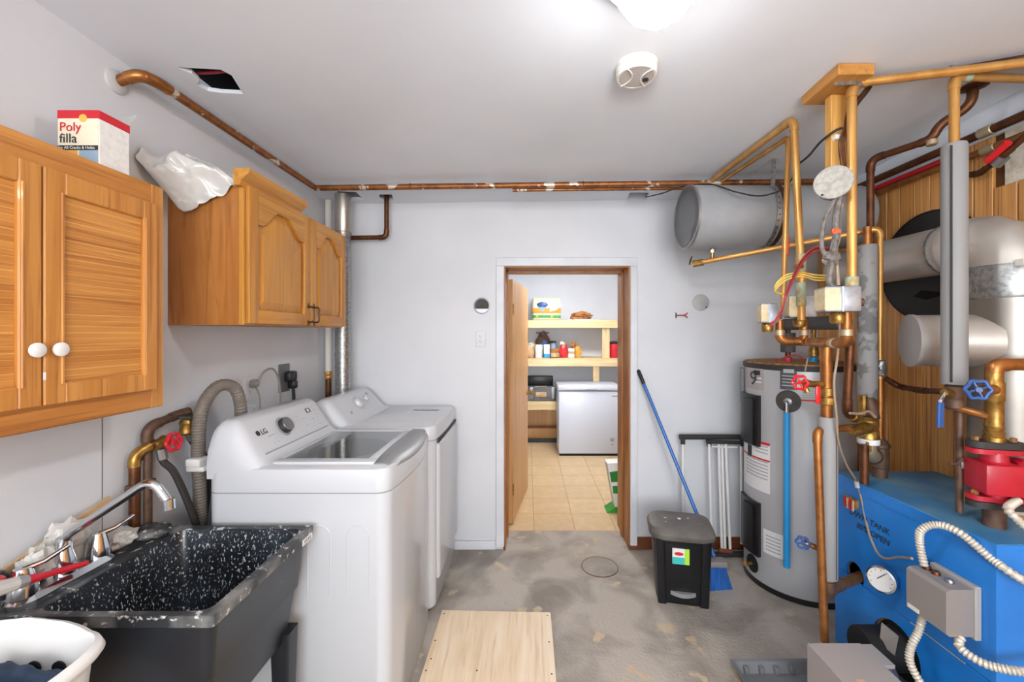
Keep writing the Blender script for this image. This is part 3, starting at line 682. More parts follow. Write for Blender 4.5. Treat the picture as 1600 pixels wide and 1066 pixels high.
build(wire([(-1.20 + .03 * math.cos(a * .7), 1.84 + .035 * math.sin(a * .7), 2.235 + .006 * (a % 5)) for a in range(20)], .007, 4), 'coil', 'black_plastic', ct)
build(wire([(-1.27, 1.83, 2.25), (-1.24, 1.82, 2.27), (-1.2, 1.82, 2.285), (-1.17, 1.83, 2.25)], .009), 'loose_end', 'black_plastic', ct)

# ---------------------------------------------------------------- washing machine
def appliance(t, x0, x1, y0, y1, bow, zseam, ztop, ctop, m, arches=True, cface=.10):
    cx, w, cy, dd = (x0 + x1) / 2, x1 - x0, (y0 + y1) / 2, y1 - y0
    build(MB().loft([rr(cx, cy, w - .02, dd - .02, .04, .015, 6, bow), rr(cx, cy, w, dd, .045, .03, 6, bow), rr(cx, cy, w, dd, .045, zseam - .006, 6, bow)]), 'body', m, t)
    build(MB().loft([rr(cx, cy, w - .006, dd - .006, .045, zseam - .01, 6, bow), rr(cx, cy, w - .006, dd - .006, .045, zseam + .004, 6, bow)]), 'seam', 'enamel_seam', t)
    build(MB().loft([rr(cx, cy, w + .004, dd + .003, .05, zseam, 6, bow), rr(cx, cy, w + .004, dd + .003, .05, ztop - .03, 6, bow), rr(cx, cy, w - .012, dd - .010, .05, ztop - .008, 6, bow), rr(cx, cy, w - .05, dd - .04, .05, ztop, 6, bow)]), 'top_cover', m, t)
    zb = ztop - .045
    prof = [(x0 + .002, zb), (x0, ctop - .06), (x0 + .012, ctop - .02), (x0 + .04, ctop), (x0 + .085, ctop - .004), (x0 + .11, ctop - .022), (x0 + .19, ztop + .03), (x0 + .215, ztop + .008), (x0 + .26, ztop + .001), (x0 + .26, zb)]
    rings = []
    for q, k in ((0, .30), (.012, .62), (.03, .85), (.06, .97), (.10, 1), (.5, 1), (.90, 1), (.94, .97), (.97, .85), (.988, .62), (1, .30)):
        yy = y0 + .003 + (dd - .006) * q
        rings.append([V((x, yy, zb + (z - zb) * k if z > zb else z)) for x, z in prof])
    cn = build(MB().loft(rings), 'console', m, t, 50)
    if arches:
        for ay in (-1.205, -1.08, -.83, -.675):
            pts = [V((ay - .045, y0, .55)), V((ay - .045, y0, .79))] + [V((ay - .045 * math.cos(a / 8 * PI), y0, .79 + .045 * math.sin(a / 8 * PI))) for a in range(1, 8)] + [V((ay + .045, y0, .79)), V((ay + .045, y0, .55))]
            build(MB().tube(pts, .0022, 6), 'pressed_rib', m, t)
    return cn
def on_console(x0, y, s, ztop, ctop):               # point on the sloped console face, s from 0 (foot) to 1 (top)
    a = V((x0 + .19, y, ztop + .03)); b = V((x0 + .11, y, ctop - .022)); return a.lerp(b, s), (b - a).normalized()
WX0, WX1, WY0, WY1 = -1.28, -.56, 1.652, 2.338
wm = thing('washing_machine', 'white top-loading washing machine with glass lid and silver handle', 'washing machine', (-.92, 1.995, 0))
WT_, WC_ = 1.062, 1.245
appliance(wm, WX0, WX1, WY0, WY1, .032, .965, WT_, WC_, 'enamel')
build(B(WX0 + .03, WX1 - .03, WY0 + .03, WY1 - .03, 0, .02), 'foot_plinth', 'cast_black', wm, 0)
ld = build(MB().box(-1.045, -1.028, 1.7525, 2.2395, WT_ - .004, WT_ + .010, r=.004).box(-.672, -.63, 1.7525, 2.2395, WT_ - .004, WT_ + .010, r=.004)
           .box(-1.045, -.63, 1.70, 1.752, WT_ - .004, WT_ + .010, r=.004).box(-1.045, -.63, 2.24, 2.29, WT_ - .004, WT_ + .010, r=.004), 'lid', 'enamel', wm)
build(B(-1.03, -.67, 1.75, 2.242, WT_ + .003, WT_ + .007), 'glass_pane', 'lid_glass', ld, 0)
build(B(-1.03, -.67, 1.75, 2.242, WT_ + .0003, WT_ + .001), 'inner_panel', 'tub_steel', ld, 0)
build(MB().lathe([(.17, 0), (.17, .0012), (0, .0012)], (-.83, 1.93, WT_ + .0006), n=40), 'tub_shadow', 'cast_black', ld)  # flat dark disc paints the shadow inside the tub
build(MB().tube([V((-.83 + .172 * math.cos(a * PI / 20), 1.93 + .172 * math.sin(a * PI / 20), WT_ + .0012)) for a in range(40)], .0012, 6, closed=True), 'tub_ring', 'silver', ld)
rings = []
for i in range(17):
    yy = 1.70 + .60 * i / 16; q = (yy - 2.0) / .30; xo = -.563 + .036 * (1 - q * q); xi = xo - .068 - .045 * (1 - q * q)
    e = .35 + .65 * min(1, min(i, 16 - i) / 2)
    rings.append([V((xi, yy, WT_ + .004)), V((xi + .004, yy, WT_ + .013 * e)), V(((xi + xo) / 2, yy, WT_ + .017 * e)), V((xo - .012, yy, WT_ + .006 * e)), V((xo + .006, yy, WT_ - .018)), V((xo + .002, yy, WT_ - .030)), V((xi, yy, WT_ - .025))])
build(MB().loft(rings), 'lid_handle', 'lid_silver', wm, 50)
p, u = on_console(WX0, 1.76, .55, WT_, WC_); nrm = V((0, 1, 0)).cross(u)
build(MB().text('LG', p + nrm * .002 + V((0, .012, 0)), (0, 1, 0), u, .034), 'logo', 'ink', wm, 0)
build(MB().lathe([(.012, 0), (.012, .001)], p + nrm * .0015 + u * .012 + V((0, -.006, 0)), nrm, 18), 'logo_disc', 'ink', wm)
p, u = on_console(WX0, 1.93, .56, WT_, WC_)
build(MB().lathe([(.047, 0), (.047, .0015), (.042, .003), (.040, .0032)], p, nrm, 28), 'dial_ring', 'ink_light', wm)
build(MB().lathe([(.036, .002), (.036, .022), (.034, .026)], p, nrm, 28), 'dial', 'cast_black', wm)
build(MB().lathe([(.0345, .0255), (.033, .029), (0, .030)], p, nrm, 28), 'dial_cap', 'dial_grey', wm)
p, u = on_console(WX0, 2.175, .78, WT_, WC_)
build(MB().prism([p + V((0, -.018, 0)) - u * .012, p + V((0, .018, 0)) - u * .012, p + V((0, .018, 0)) + u * .012, p + V((0, -.018, 0)) + u * .012], nrm * .0015), 'display', 'ink', wm, 0)
build(MB().prism([p + V((0, -.010, 0)) - u * .009, p + V((0, .008, 0)) - u * .009, p + V((0, .008, 0)) + u * .008, p + V((0, -.010, 0)) + u * .008], nrm * .002), 'lit_digits', 'paper', wm, 0)
random.seed(3)
mb = MB()
for i in range(46):
    yy = random.choice((random.uniform(1.80, 1.875), random.uniform(1.985, 2.27), random.uniform(1.985, 2.27))); s_ = random.choice((.2, .32, .44, .56, .7, .85))
    p, u = on_console(WX0, yy, s_, WT_, WC_); w = random.uniform(.004, .012)
    mb.prism([p - u * .0012, p + V((0, w, 0)) - u * .0012, p + V((0, w, 0)) + u * .0012, p + u * .0012], nrm * .0008)
build(mb, 'printed_legend', 'ink_light', wm, 0)['kind'] = 'stuff'
p0, u = on_console(WX0, 1.73, .02, WT_, WC_); p1, _ = on_console(WX0, 2.27, .02, WT_, WC_)
build(MB().tube([p0 + nrm * .0, p1 + nrm * .0], .0035, 8), 'console_groove', 'enamel_seam', wm)
# ---------------------------------------------------------------- dryer
DX_0, DX_1, DY0, DY1 = -1.25, -.535, 2.368, 3.055
dy = thing('clothes_dryer', 'white front-loading clothes dryer in the corner beside the washer', 'dryer', (-.90, 2.71, 0))
DT_, DC_ = 1.068, 1.21
appliance(dy, DX_0, DX_1, DY0, DY1, .012, .985, DT_, DC_, 'dryer_white', False)
build(B(DX_0 + .03, DX_1 - .03, DY0 + .03, DY1 - .03, 0, .02), 'foot_plinth', 'cast_black', dy, 0)
build(B(DX_1 - .01, DX_1 + .022, DY0 + .055, DY1 - .045, .16, .955, r=.02, seg=3), 'door', 'dryer_white', dy)
build(B(DX_1 - .01, DX_1 + .017, DY0 + .06, DY1 - .05, .955, .978, r=.006), 'door_gap', 'ink', dy)
p, u = on_console(DX_0, 2.70, .5, DT_, DC_); nrm = V((0, 1, 0)).cross(u)
build(MB().lathe([(.04, 0), (.038, .004), (.032, .02), (.028, .022), (0, .022)], p, nrm, 24), 'cycle_dial', 'dryer_white', dy)
build(MB().lathe([(.043, 0), (.043, .0012)], p, nrm, 24), 'dial_ring', 'ink_light', dy)
p, u = on_console(DX_0, 2.84, .62, DT_, DC_)
build(MB().lathe([(.026, 0), (.025, .004), (.02, .018), (0, .019)], p, nrm, 24), 'start_dial', 'dryer_white', dy)
build(MB().lathe([(.028, 0), (.028, .0012)], p, nrm, 24), 'dial_ring', 'ink_light', dy)
p, u = on_console(DX_0, 2.90, .85, DT_, DC_)
build(MB().prism([p + V((0, -.012, 0)) - u * .008, p + V((0, .014, 0)) - u * .008, p + V((0, .014, 0)) + u * .008, p + V((0, -.012, 0)) + u * .008], nrm * .0015), 'model_badge', 'dial_grey', dy, 0)
p, u = on_console(DX_0, 2.52, .12, DT_, DC_)
build(MB().text('LG', p + nrm * .002, (0, 1, 0), u, .02), 'logo', 'ink', dy, 0)
mb = MB()
for i in range(22):
    a = i / 22 * 2 * PI; p, u = on_console(DX_0, 2.70, .5, DT_, DC_); c_ = p + V((0, math.cos(a) * .062, 0)) + u * math.sin(a) * .05
    mb.prism([c_ - u * .0012, c_ + V((0, .010, 0)) - u * .0012, c_ + V((0, .010, 0)) + u * .0012, c_ + u * .0012], nrm * .0008)
build(mb, 'printed_legend', 'ink_light', dy, 0)['kind'] = 'stuff'
build(B(-.80, -.60, 2.81, 2.88, DT_ - .0005, DT_ + .001), 'top_sticker', 'sticker_white', dy, 0)
mb = MB()
for i in range(7): mb.prism([(-.79 + i * .025, 2.82, DT_ + .001), (-.776 + i * .025, 2.82, DT_ + .001), (-.766 + i * .025, 2.868, DT_ + .001), (-.78 + i * .025, 2.868, DT_ + .001)], (0, 0, .0008))
build(mb, 'sticker_print', 'ink', dy, 0)['kind'] = 'stuff'

# ---------------------------------------------------------------- wall sockets and cords by the machines
def socket(name, lab, c, nrm, w, h, m, slots=True, grp=None):
    t = thing(name, lab, 'outlet', c, grp); n_ = V(nrm); r_ = V((n_.y, -n_.x, 0)) if abs(n_.z) < .5 else V((1, 0, 0)); u_ = V((0, 0, 1)); c = V(c)
    q = lambda a, b, d_: c + r_ * a + u_ * b + n_ * d_
    build(MB().loft([[q(-w, -h, 0), q(w, -h, 0), q(w, h, 0), q(-w, h, 0)], [q(-w, -h, .004), q(w, -h, .004), q(w, h, .004), q(-w, h, .004)], [q(-w + .003, -h + .003, .007), q(w - .003, -h + .003, .007), q(w - .003, h - .003, .007), q(-w + .003, h - .003, .007)]]), 'cover_plate', m, t)
    if slots:
        ins = build(MB().prism([q(-.016, -.034, .007), q(.016, -.034, .007), q(.016, .034, .007), q(-.016, .034, .007)], n_ * .002), 'socket_insert', m, t)
        for z in (-.018, .018):
            mb = MB()
            for a in (-.006, .006): mb.prism([q(a - .001, z, .009), q(a + .001, z, .009), q(a + .001, z + .009, .009), q(a - .001, z + .009, .009)], n_ * .0004)
            mb.lathe([(.0025, .009), (.0025, .0095)], c + u_ * (z - .006), n_, 8)
            build(mb, 'socket_slots', 'ink', ins, 0)
    return t, q
t, q = socket('wall_outlet', 'white double wall outlet left of the doorway', (P(751, 530, YB).x, YB, P(751, 530, YB).z), (0, -1, 0), .036, .058, 'trim_white')
t, q = socket('wall_outlet', 'white wall outlet behind the washer with a grey plug', (XL, 2.21, 1.30), (1, 0, 0), .036, .065, 'trim_white')
t2, q = socket('wall_outlet', 'small white outlet low behind the washing machine console', (XL, 2.24, 1.165), (1, 0, 0), .03, .04, 'trim_white')
pg = thing('power_plug', 'grey plug with a looping grey cord above the washing machine', 'plug', (XL + .01, 2.21, 1.31))
build(MB().lathe([(.016, .008), (.022, .015), (.020, .04), (.01, .05)], (XL, 2.22, 1.325), (1, 0, .15)), 'plug_body', 'cord_grey', pg)
build(wire([(XL + .045, 2.22, 1.335), (XL + .06, 2.25, 1.39), (XL + .06, 2.33, 1.395), (XL + .05, 2.40, 1.32), (XL + .05, 2.41, 1.2), (XL + .05, 2.40, 1.0)], .0055), 'cord', 'cord_grey', pg)
build(wire([(XL + .03, 2.225, 1.31), (XL + .04, 2.24, 1.25), (XL + .04, 2.25, 1.1), (XL + .04, 2.25, 1.0)], .0045), 'thin_cord', 'cord_grey', pg)
t, q = socket('wall_outlet', 'grey square dryer outlet plate on the cabinet wall', (XL, 2.53, 1.325), (1, 0, 0), .055, .085, 'grey_plastic', False)
pg = thing('power_plug', 'large black dryer plug in the grey outlet plate', 'plug', (XL + .01, 2.55, 1.33))
build(MB().box(XL + .007, XL + .05, 2.515, 2.60, 1.30, 1.365, r=.015).box(XL + .015, XL + .06, 2.54, 2.585, 1.255, 1.31, r=.012), 'plug_body', 'black_plastic', pg)
build(wire([(XL + .04, 2.562, 1.26), (XL + .042, 2.565, 1.18), (XL + .045, 2.565, 1.0), (XL + .05, 2.6, .8)], .010), 'cord', 'black_plastic', pg)

# ---------------------------------------------------------------- water supply and hoses behind the sink
sp = thing('supply_pipe', 'tarnished supply pipes with a red valve behind the black sink', 'pipe', (-1.45, 1.56, .5))
pipe(sp, [(-1.452, 1.535, .5), (-1.452, 1.535, 1.155), (-1.43, 1.60, 1.175)], .017, 'copper_dark', fit='brass', name='hot_pipe')
pipe(sp, [(-1.452, 1.585, .5), (-1.452, 1.585, 1.238), (-1.445, 1.72, 1.262), (-1.43, 1.76, 1.268)], .0165, 'iron_pipe', fit='iron_pipe', name='cold_pipe')
build(MB().cyl((-1.452, 1.56, .8), (-1.452, 1.56, 1.12), .008), 'thin_pipe', 'steel_dull', sp)
v1 = build(MB().lathe([(.018, -.03), (.022, -.02), (.02, .0), (.024, .02), (.016, .03)], (-1.425, 1.612, 1.172), (0, 1, .2)), 'valve_body', 'brass', sp)
handwheel(sp, (-1.375, 1.615, 1.176), (1, 0, .1), .032, 'red_paint', 'valve_wheel')
v2 = build(MB().lathe([(.016, -.03), (.026, -.02), (.022, .005), (.026, .02), (.02, .035)], (-1.42, 1.73, 1.205), (0, 0, 1)), 'valve_body', 'brass', sp)
handwheel(sp, (-1.42, 1.725, 1.255), (.2, 0, 1), .028, 'cast_black', 'valve_wheel')
handwheel(sp, (-1.40, 1.775, 1.278), (1, .2, 0), .026, 'steel_dull', 'valve_wheel')
build(B(-1.47, -1.435, 1.515, 1.605, 1.02, 1.04), 'pipe_clip', 'iron_pipe', sp)
for lab, pts in (('black rubber washer hose hanging from the red valve', [(-1.42, 1.61, 1.15), (-1.415, 1.615, 1.10), (-1.39, 1.635, 1.05), (-1.36, 1.66, .93), (-1.34, 1.69, .80)]),
                 ('black rubber washer hose hanging from the brass valve', [(-1.42, 1.74, 1.19), (-1.415, 1.755, 1.14), (-1.38, 1.775, 1.07), (-1.37, 1.78, .95), (-1.38, 1.77, .80)])):
    t = thing('washer_hose', lab, 'hose', V(pts[-1]), 'washer supply hoses'); build(wire(pts, .0125), 'hose', 'hose_black', t)
    build(MB().tube([pts[0], V(pts[0]).lerp(V(pts[1]), .8)], .017, 10), 'hose_nut', 'steel_dull', t)
dh = thing('drain_hose', 'grey corrugated drain hose looping behind the washing machine', 'hose', (-1.36, 1.74, .8))
build(ribbed([(-1.372, 1.74, .7), (-1.372, 1.74, .95), (-1.375, 1.735, 1.12), (-1.368, 1.745, 1.28), (-1.345, 1.80, 1.365), (-1.325, 1.87, 1.355), (-1.315, 1.90, 1.28), (-1.31, 1.90, 1.15)], .025, .012, .1), 'corrugated_hose', 'hose_grey', dh)
build(B(-1.40, -1.325, 1.70, 1.76, 1.03, 1.05, r=.004).box(-1.395, -1.335, 1.69, 1.75, 1.05, 1.085, r=.008), 'hose_clip', 'plastic_white', dh)

# ---------------------------------------------------------------- laundry sink
sk = thing('laundry_sink', 'black plastic laundry sink spattered with white paint', 'sink', (-1.14, 1.355, 0))
RZ = .85; SX0, SX1, SY0, SY1 = -1.462, -.83, 1.096, 1.614
cx, cy, w, d = (SX0 + SX1) / 2, (SY0 + SY1) / 2, SX1 - SX0, SY1 - SY0
build(MB().loft([rr(cx, cy, w - .13, d - .11, .03, .47), rr(cx, cy, w - .085, d - .07, .03, .64), rr(cx, cy, w - .07, d - .055, .03, .648), rr(cx, cy, w - .035, d - .03, .03, .822), rr(cx, cy, w - .03, d - .024, .03, .825)], True, False), 'outer_shell', 'sink_outer', sk)
bx, bw = (-1.325 + -.862) / 2, -.862 + 1.325
build(MB().loft([rr(bx, cy, bw, d - .05, .03, RZ - .004), rr(bx, cy, bw - .05, d - .11, .05, .68), rr(bx, cy, bw - .09, d - .15, .05, .52)], False, True), 'basin', 'sink_black', sk)
ro, ri = rr(cx, cy, w, d, .010, 0), rr(bx, cy, bw, d - .05, .03, 0); z_ = lambda r, z: [V((p.x, p.y, z)) for p in r]
build(MB().loft([z_(ri, RZ - .006), z_(ri, RZ), z_(ro, RZ + .002), z_(ro, .822), z_(rr(cx, cy, w - .036, d - .03, .03, 0), .822)], False, False), 'rim', 'sink_rim', sk, 30)
for lx, ly in ((SX0 + .08, SY0 + .07), (SX1 - .075, SY0 + .07), (SX0 + .08, SY1 - .07), (SX1 - .075, SY1 - .07)):
    build(MB().loft([rr(lx, ly, .045, .045, .008, 0), rr(lx, ly, .07, .07, .008, .5)]), 'leg', 'sink_outer', sk)
build(B(SX1 - .0005, SX1 + .0012, 1.53, 1.60, .824, .846, r=.0004, seg=1).xf(Matrix.Translation((0, 0, -.012))), 'barcode_sticker', 'sticker_white', sk, 0)
for i in range(4): build(B(SX1 + .0012, SX1 + .0016, 1.545 + i * .012, 1.549 + i * .012, .817, .829), 'barcode_mark', 'ink', sk, 0)
fc = thing('faucet', 'chrome two-handle faucet with a long curved spout on the sink', 'faucet', (-1.385, 1.24, RZ))
build(MB().loft([rr(-1.385, 1.24, .08, .26, .038, RZ), rr(-1.385, 1.24, .085, .27, .04, RZ + .02), rr(-1.385, 1.24, .06, .24, .03, RZ + .035)]), 'base_plate', 'chrome', fc)
for yy in (1.14, 1.34):
    hd = build(MB().lathe([(.032, .03), (.03, .06), (.022, .09), (.018, .105), (0, .108)], (-1.385, yy, RZ), n=20), 'valve_cone', 'chrome', fc)
    build(MB().tube([(-1.385, yy, RZ + .1), (-1.36, yy + .03, RZ + .108), (-1.34, yy + .075, RZ + .13)], [.009, .007, .006], 10), 'lever_handle', 'chrome', fc)
build(MB().lathe([(.03, .03), (.028, .07), (.02, .10), (.016, .14)], (-1.385, 1.24, RZ), n=20), 'spout_base', 'chrome', fc)
build(MB().tube(fillet([(-1.385, 1.24, .97), (-1.375, 1.24, .995), (-1.135, 1.256, 1.158), (-1.09, 1.262, 1.085)], .05, 8)[0], .0125, 14), 'spout', 'chrome', fc)
build(MB().lathe([(.0145, 0), (.0145, .03), (.011, .032)], (-1.087, 1.262, 1.065), (-.07, 0, 1), 14), 'aerator', 'chrome', fc)
single(MB().prism([(-1.472, 1.06, .875), (-1.472, 1.455, 1.005), (-1.472, 1.455, 1.028), (-1.472, 1.06, .91)], (.012, 0, 0)), 'wood_strip', 'cardboard', 'thin tan wooden strip leaning on the wall behind the faucet', 'wood strip', smooth=0)
single(lump((-1.445, 1.30, .935), .028, .075, .075, 31, .55, 26, 16, 2.6), 'cleaning_rag', 'rag', 'crumpled white rag stuffed behind the faucet spout', 'rag', 'white rags on the sink', 20)
single(lump((-1.41, 1.20, .93), .03, .045, .05, 37, .6, 24, 14, 2.6), 'cleaning_rag', 'rag', 'folded white rag between the two faucet handles', 'rag', 'white rags on the sink', 20)
single(lump((-1.425, 1.44, .885), .045, .06, .034, 41, .4, 24, 14, 2.2, .03), 'cleaning_rag', 'rag', 'flat white cloth on the sink ledge beside the supply pipes', 'rag', 'white rags on the sink', 20)
bt = thing('paint_bottle', 'small bottle with a glossy red cap by the faucet', 'bottle', (-1.425, 1.10, RZ))
build(MB().lathe([(.02, 0), (.021, .06), (.012, .075)], (-1.43, 1.12, RZ + .03), n=16), 'bottle', 'black_plastic', bt)
build(MB().lathe([(.022, 0), (.024, .012), (.018, .03), (.008, .042), (0, .045)], (-1.415, 1.105, .93), (.5, -.6, .3), 18), 'cap', 'red_bright', bt)
br = thing('paint_brush', 'paint-smeared brush with a red handle across the sink ledge', 'brush', (-1.34, 1.17, .87))
b0, b1 = V((-1.33, 1.255, .905)), V((-1.345, 1.115, .935))
build(MB().tube([b0, b0.lerp(b1, .3), b0.lerp(b1, .7), b1], [.007, .0095, .0085, .014], 12), 'handle', 'red_paint', br)
build(MB().tube([b1, b1 + (b1 - b0) * .15], [.015, .017], 10), 'ferrule', 'silver', br); build(MB().tube([b1 + (b1 - b0) * .15, b1 + (b1 - b0) * .5], [.017, .02], 10), 'bristles', 'rag', br)
single(lump((-1.385, 1.535, .868), .06, .055, .022, 55, .25, 22, 12, 3, .018), 'sanding_sponge', 'sink_rim', 'grimy flat sponge at the back corner of the sink', 'sponge', smooth=25)

# ---------------------------------------------------------------- laundry basket
bk = thing('laundry_basket', 'white plastic laundry basket of clothes in front of the sink', 'basket', (-1.21, .80, .60))
def bring(k, z, n=64):
    out = []
    for i in range(n):
        a = 2 * PI * i / n; c_, s_ = math.cos(a), math.sin(a); e = .42
        x = math.copysign(abs(c_) ** e, c_) * .225 * k; yv = math.copysign(abs(s_) ** e, s_) * .215 * k
        out.append(V((-1.215 + x, .795 + yv, z + (.028 * max(0, 1 - (x / (.15 * k)) ** 2) if z > .83 and abs(yv) > .15 * k else 0))))
    return out
BR = .872
build(MB().loft([bring(.80, .605), bring(.86, .62), bring(.93, .76), bring(.97, BR - .002), bring(1.0, BR + .008), bring(1.04, BR + .004), bring(1.065, BR - .012), bring(1.04, BR - .022), bring(.99, BR - .012), bring(.955, .76), bring(.88, .63), bring(.82, .615)], True, True), 'shell', 'plastic_white', bk, 60)
for i in range(6): build(MB().lathe([(.016, 0), (.016, .004)], (-1.36 + i * .06, .795 + .2005, .80), (0, -1, -.1), 14), 'vent_hole', 'dark_void', bk)
single(lump((-1.16, .92, .775), .13, .055, .075, 61, .45, 30, 18, 2.2), 'folded_jeans', 'navy_cloth', 'dark navy garment piled in the laundry basket', 'clothing', 'clothes in the basket', 40)
single(lump((-1.18, .855, .785), .135, .05, .075, 66, .35, 30, 18, 2.0), 'folded_shirt', 'berry_cloth', 'berry pink garment lying in the laundry basket', 'clothing', 'clothes in the basket', 40)
st = thing('wooden_stool', 'plain wooden stool under the laundry basket', 'stool', (-1.215, .795, 0))
build(B(-1.40, -1.03, .62, .97, .575, .603, r=.006), 'seat', 'lumber', st)
for lx in (-1.37, -1.06):
    for ly in (.65, .94): build(B(lx - .018, lx + .018, ly - .018, ly + .018, 0, .576), 'leg', 'lumber', st, 0)

# ---------------------------------------------------------------- back wall fittings
t = thing('junction_cover', 'dented dark round junction box opening left of the doorway', 'electrical cover', P(753, 478, YB), 'round covers on the back wall')
c = P(753, 478, YB); build(MB().lathe([(.060, -.001), (.061, .003), (.056, .0045), (.054, .003), (0, .003)], c, (0, -1, 0), 30), 'metal_rim', 'steel_dull', t); build(MB().prism([c + V((.052 * math.cos(a), -.004, .052 * math.sin(a))) for a in [math.radians(-25 + 230 * i / 20) for i in range(21)]], (0, -.001, 0)), 'dark_opening', 'foam_dark', t, 0)
t = thing('junction_cover', 'pale grey round blank cover right of the doorway', 'electrical cover', P(1095, 473, YB), 'round covers on the back wall')
c = P(1095, 473, YB); build(MB().lathe([(.060, 0), (.060, .004), (.057, .006), (0, .006)], c, (0, -1, 0), 30), 'cover_disc', 'sticker_grey', t); build(MB().lathe([(.061, 0), (.061, .002)], c, (0, -1, 0), 30), 'rim', 'dial_grey', t); build(MB().lathe([(.006, .006), (.006, .008)], c + V((.038, 0, -.035)), (0, -1, 0), 10), 'screw', 'ink', t)
t = thing('wire_stub', 'short red wire ends poking from the back wall', 'wire', P(1063, 493, YB), )
c = P(1056, 493, YB)
for dz in (.008, -.008): build(wire([c + V((0, 0, 0)), c + V((.02, -.012, 0)), c + V((.06, -.02, dz * .3)), c + V((.078, -.022, dz * 2.2))], .004, 5), 'wire_end', 'wire_red', t)
build(MB().cyl(c + V((0, -.004, -.02)), c + V((0, -.004, .02)), .004, 8), 'staple', 'cast_black', t)

# ---------------------------------------------------------------- plywood, can, broom, drying rack
a0 = [P(691, 957, 1.6 * F / 437), P(861, 962, 1.6 * F / 442)]
pw = thing('plywood_board', 'pale plywood board lying on the floor before the washer', 'board', (.0, 1.9, 0))
build(MB().prism([(-.49, 2.375, .002), (.128, 2.355, .002), (.128, 1.15, .002), (-.50, 1.15, .002)], (0, 0, .014)), 'sheet', 'plywood', pw, 0)
for x, yy in ((-.472, 2.345), (.108, 2.33), (-.478, 2.14), (.108, 2.13), (-.47, 2.02), (-.478, 1.95), (.11, 1.93), (-.24, 1.95)):
    build(MB().lathe([(.0045, .0155), (.0045, .0165)], (x, yy, 0), n=8), 'screw', 'ink', pw)
tc = thing('trash_can', 'black pedal trash can with a dusty grey lid', 'trash can', (.935, 2.56, 0), rz=-.20)
build(MB().loft([rr(0, 0, .285, .23, .05, 0), rr(0, 0, .295, .235, .05, .02), rr(0, 0, .335, .26, .06, .39)]), 'body', 'can_black', tc)
for s_ in (-1, 1): build(MB().loft([rr(s_ * .117, -.112, .05, .035, .012, 0), rr(s_ * .13, -.12, .055, .04, .014, .385)]), 'front_corner', 'can_black', tc)
build(MB().loft([rr(0, .005, .355, .285, .075, .375), rr(0, .005, .375, .30, .08, .385), rr(0, .005, .38, .305, .08, .41), rr(0, .01, .36, .27, .08, .436), rr(0, .02, .26, .18, .07, .45)]), 'lid', 'can_lid', tc)
build(MB().loft([rr(0, .0, .345, .275, .07, .355), rr(0, .0, .35, .28, .07, .38)]), 'lid_collar', 'can_black', tc)
build(MB().loft([[V((x, -.117 - .03 * math.cos(x / .075 * PI / 2), z)) for x in [-.075 + .15 * i / 12 for i in range(13)]] + [V((x, -.10, z)) for x in (.075, -.075)] for z in (.055, .078)]), 'pedal', 'silver', tc)
build(MB().prism([(-.075, -.1185, .02)] + [(-.075 + .15 * i / 12, -.1185, .10 + .03 * math.sin(PI * i / 12)) for i in range(13)] + [(.075, -.1185, .02)], (0, -.0012, 0)), 'pedal_recess', 'dark_void', tc, 0)
build(B(-.062, .032, -.134, -.1285, .245, .335), 'sticker', 'sticker_white', tc, 0)
build(B(.006, .0325, -.1345, -.13, .2445, .3355), 'sticker_lime', 'lime', tc, 0)
build(B(-.0625, .006, -.1345, -.13, .2445, .285), 'sticker_teal', 'teal', tc, 0)
build(MB().lathe([(.026, .134), (.026, .1348)], (-.026, 0, .305), (0, -1, 0), 20).xf(Matrix.Translation((0, 0, .305)) @ Matrix.Diagonal((1, 1, .4, 1)) @ Matrix.Translation((0, 0, -.305))), 'sticker_emblem', 'box_red', tc)
random.seed(11)
for i in range(9):
    x, yy = random.uniform(-.15, .15), random.uniform(-.1, .1)
    z = .4365 if abs(x) > .12 or abs(yy - .02) > .085 else .4505
    build(MB().box(x, x + random.uniform(.006, .022), yy, yy + .006, z - .006, z + .002, r=.001, seg=1), 'plaster_chip', 'paper', tc, 0)
bm_ = thing('push_broom', 'blue-handled broom leaning on the wall behind the trash can', 'broom', (1.20, 2.62, 0))
h0, h1 = V((.807, 3.05, 1.328)), V((1.19, 2.66, .17)); dv = (h1 - h0).normalized()
build(MB().tube([h0 + dv * .10, h1], .0115, 12), 'handle', 'broom_blue', bm_); build(MB().tube([h0, h0 + dv * .01, h0 + dv * .11], [.008, .0135, .0135], 12), 'grip', 'black_plastic', bm_)
build(MB().loft([[V((x, 2.62 + yy, z)) for x, yy in q] for z, q in ((.0, ((1.08, -.05), (1.275, -.03), (1.275, .06), (1.08, .05))), (.13, ((1.12, -.03), (1.24, -.01), (1.24, .04), (1.12, .04))))]), 'bristles', 'bristle_blue', bm_, 0)
build(B(1.11, 1.25, 2.60, 2.67, .125, .165, r=.01), 'brush_head', 'grey_box', bm_)
dr = thing('drying_rack', 'folded white drying rack with black rails leaning by the heater', 'drying rack', (1.3, 3.0, 0))
build(MB().tube([P(1062, 683, 3.0), P(1160, 683, 3.0)], .019, 12), 'top_rail', 'cast_black', dr); build(MB().tube([P(1104, 690, 2.97), P(1160, 692, 2.97)], .014, 12), 'second_rail', 'cast_black', dr)
for x0, x1, y0, y1, d_ in ((1067, 1068, 690, 850, 3.0), (1108, 1112, 694, 850, 2.97), (1123, 1128, 694, 858, 2.97), (1128, 1133, 694, 858, 2.985), (1134, 1141, 694, 861, 2.96), (1158, 1159, 694, 850, 2.99)):
    build(MB().tube([P(x0, y0, d_), P(x1, y1, d_)], .0095, 10), 'rack_tube', 'plastic_white', dr); 
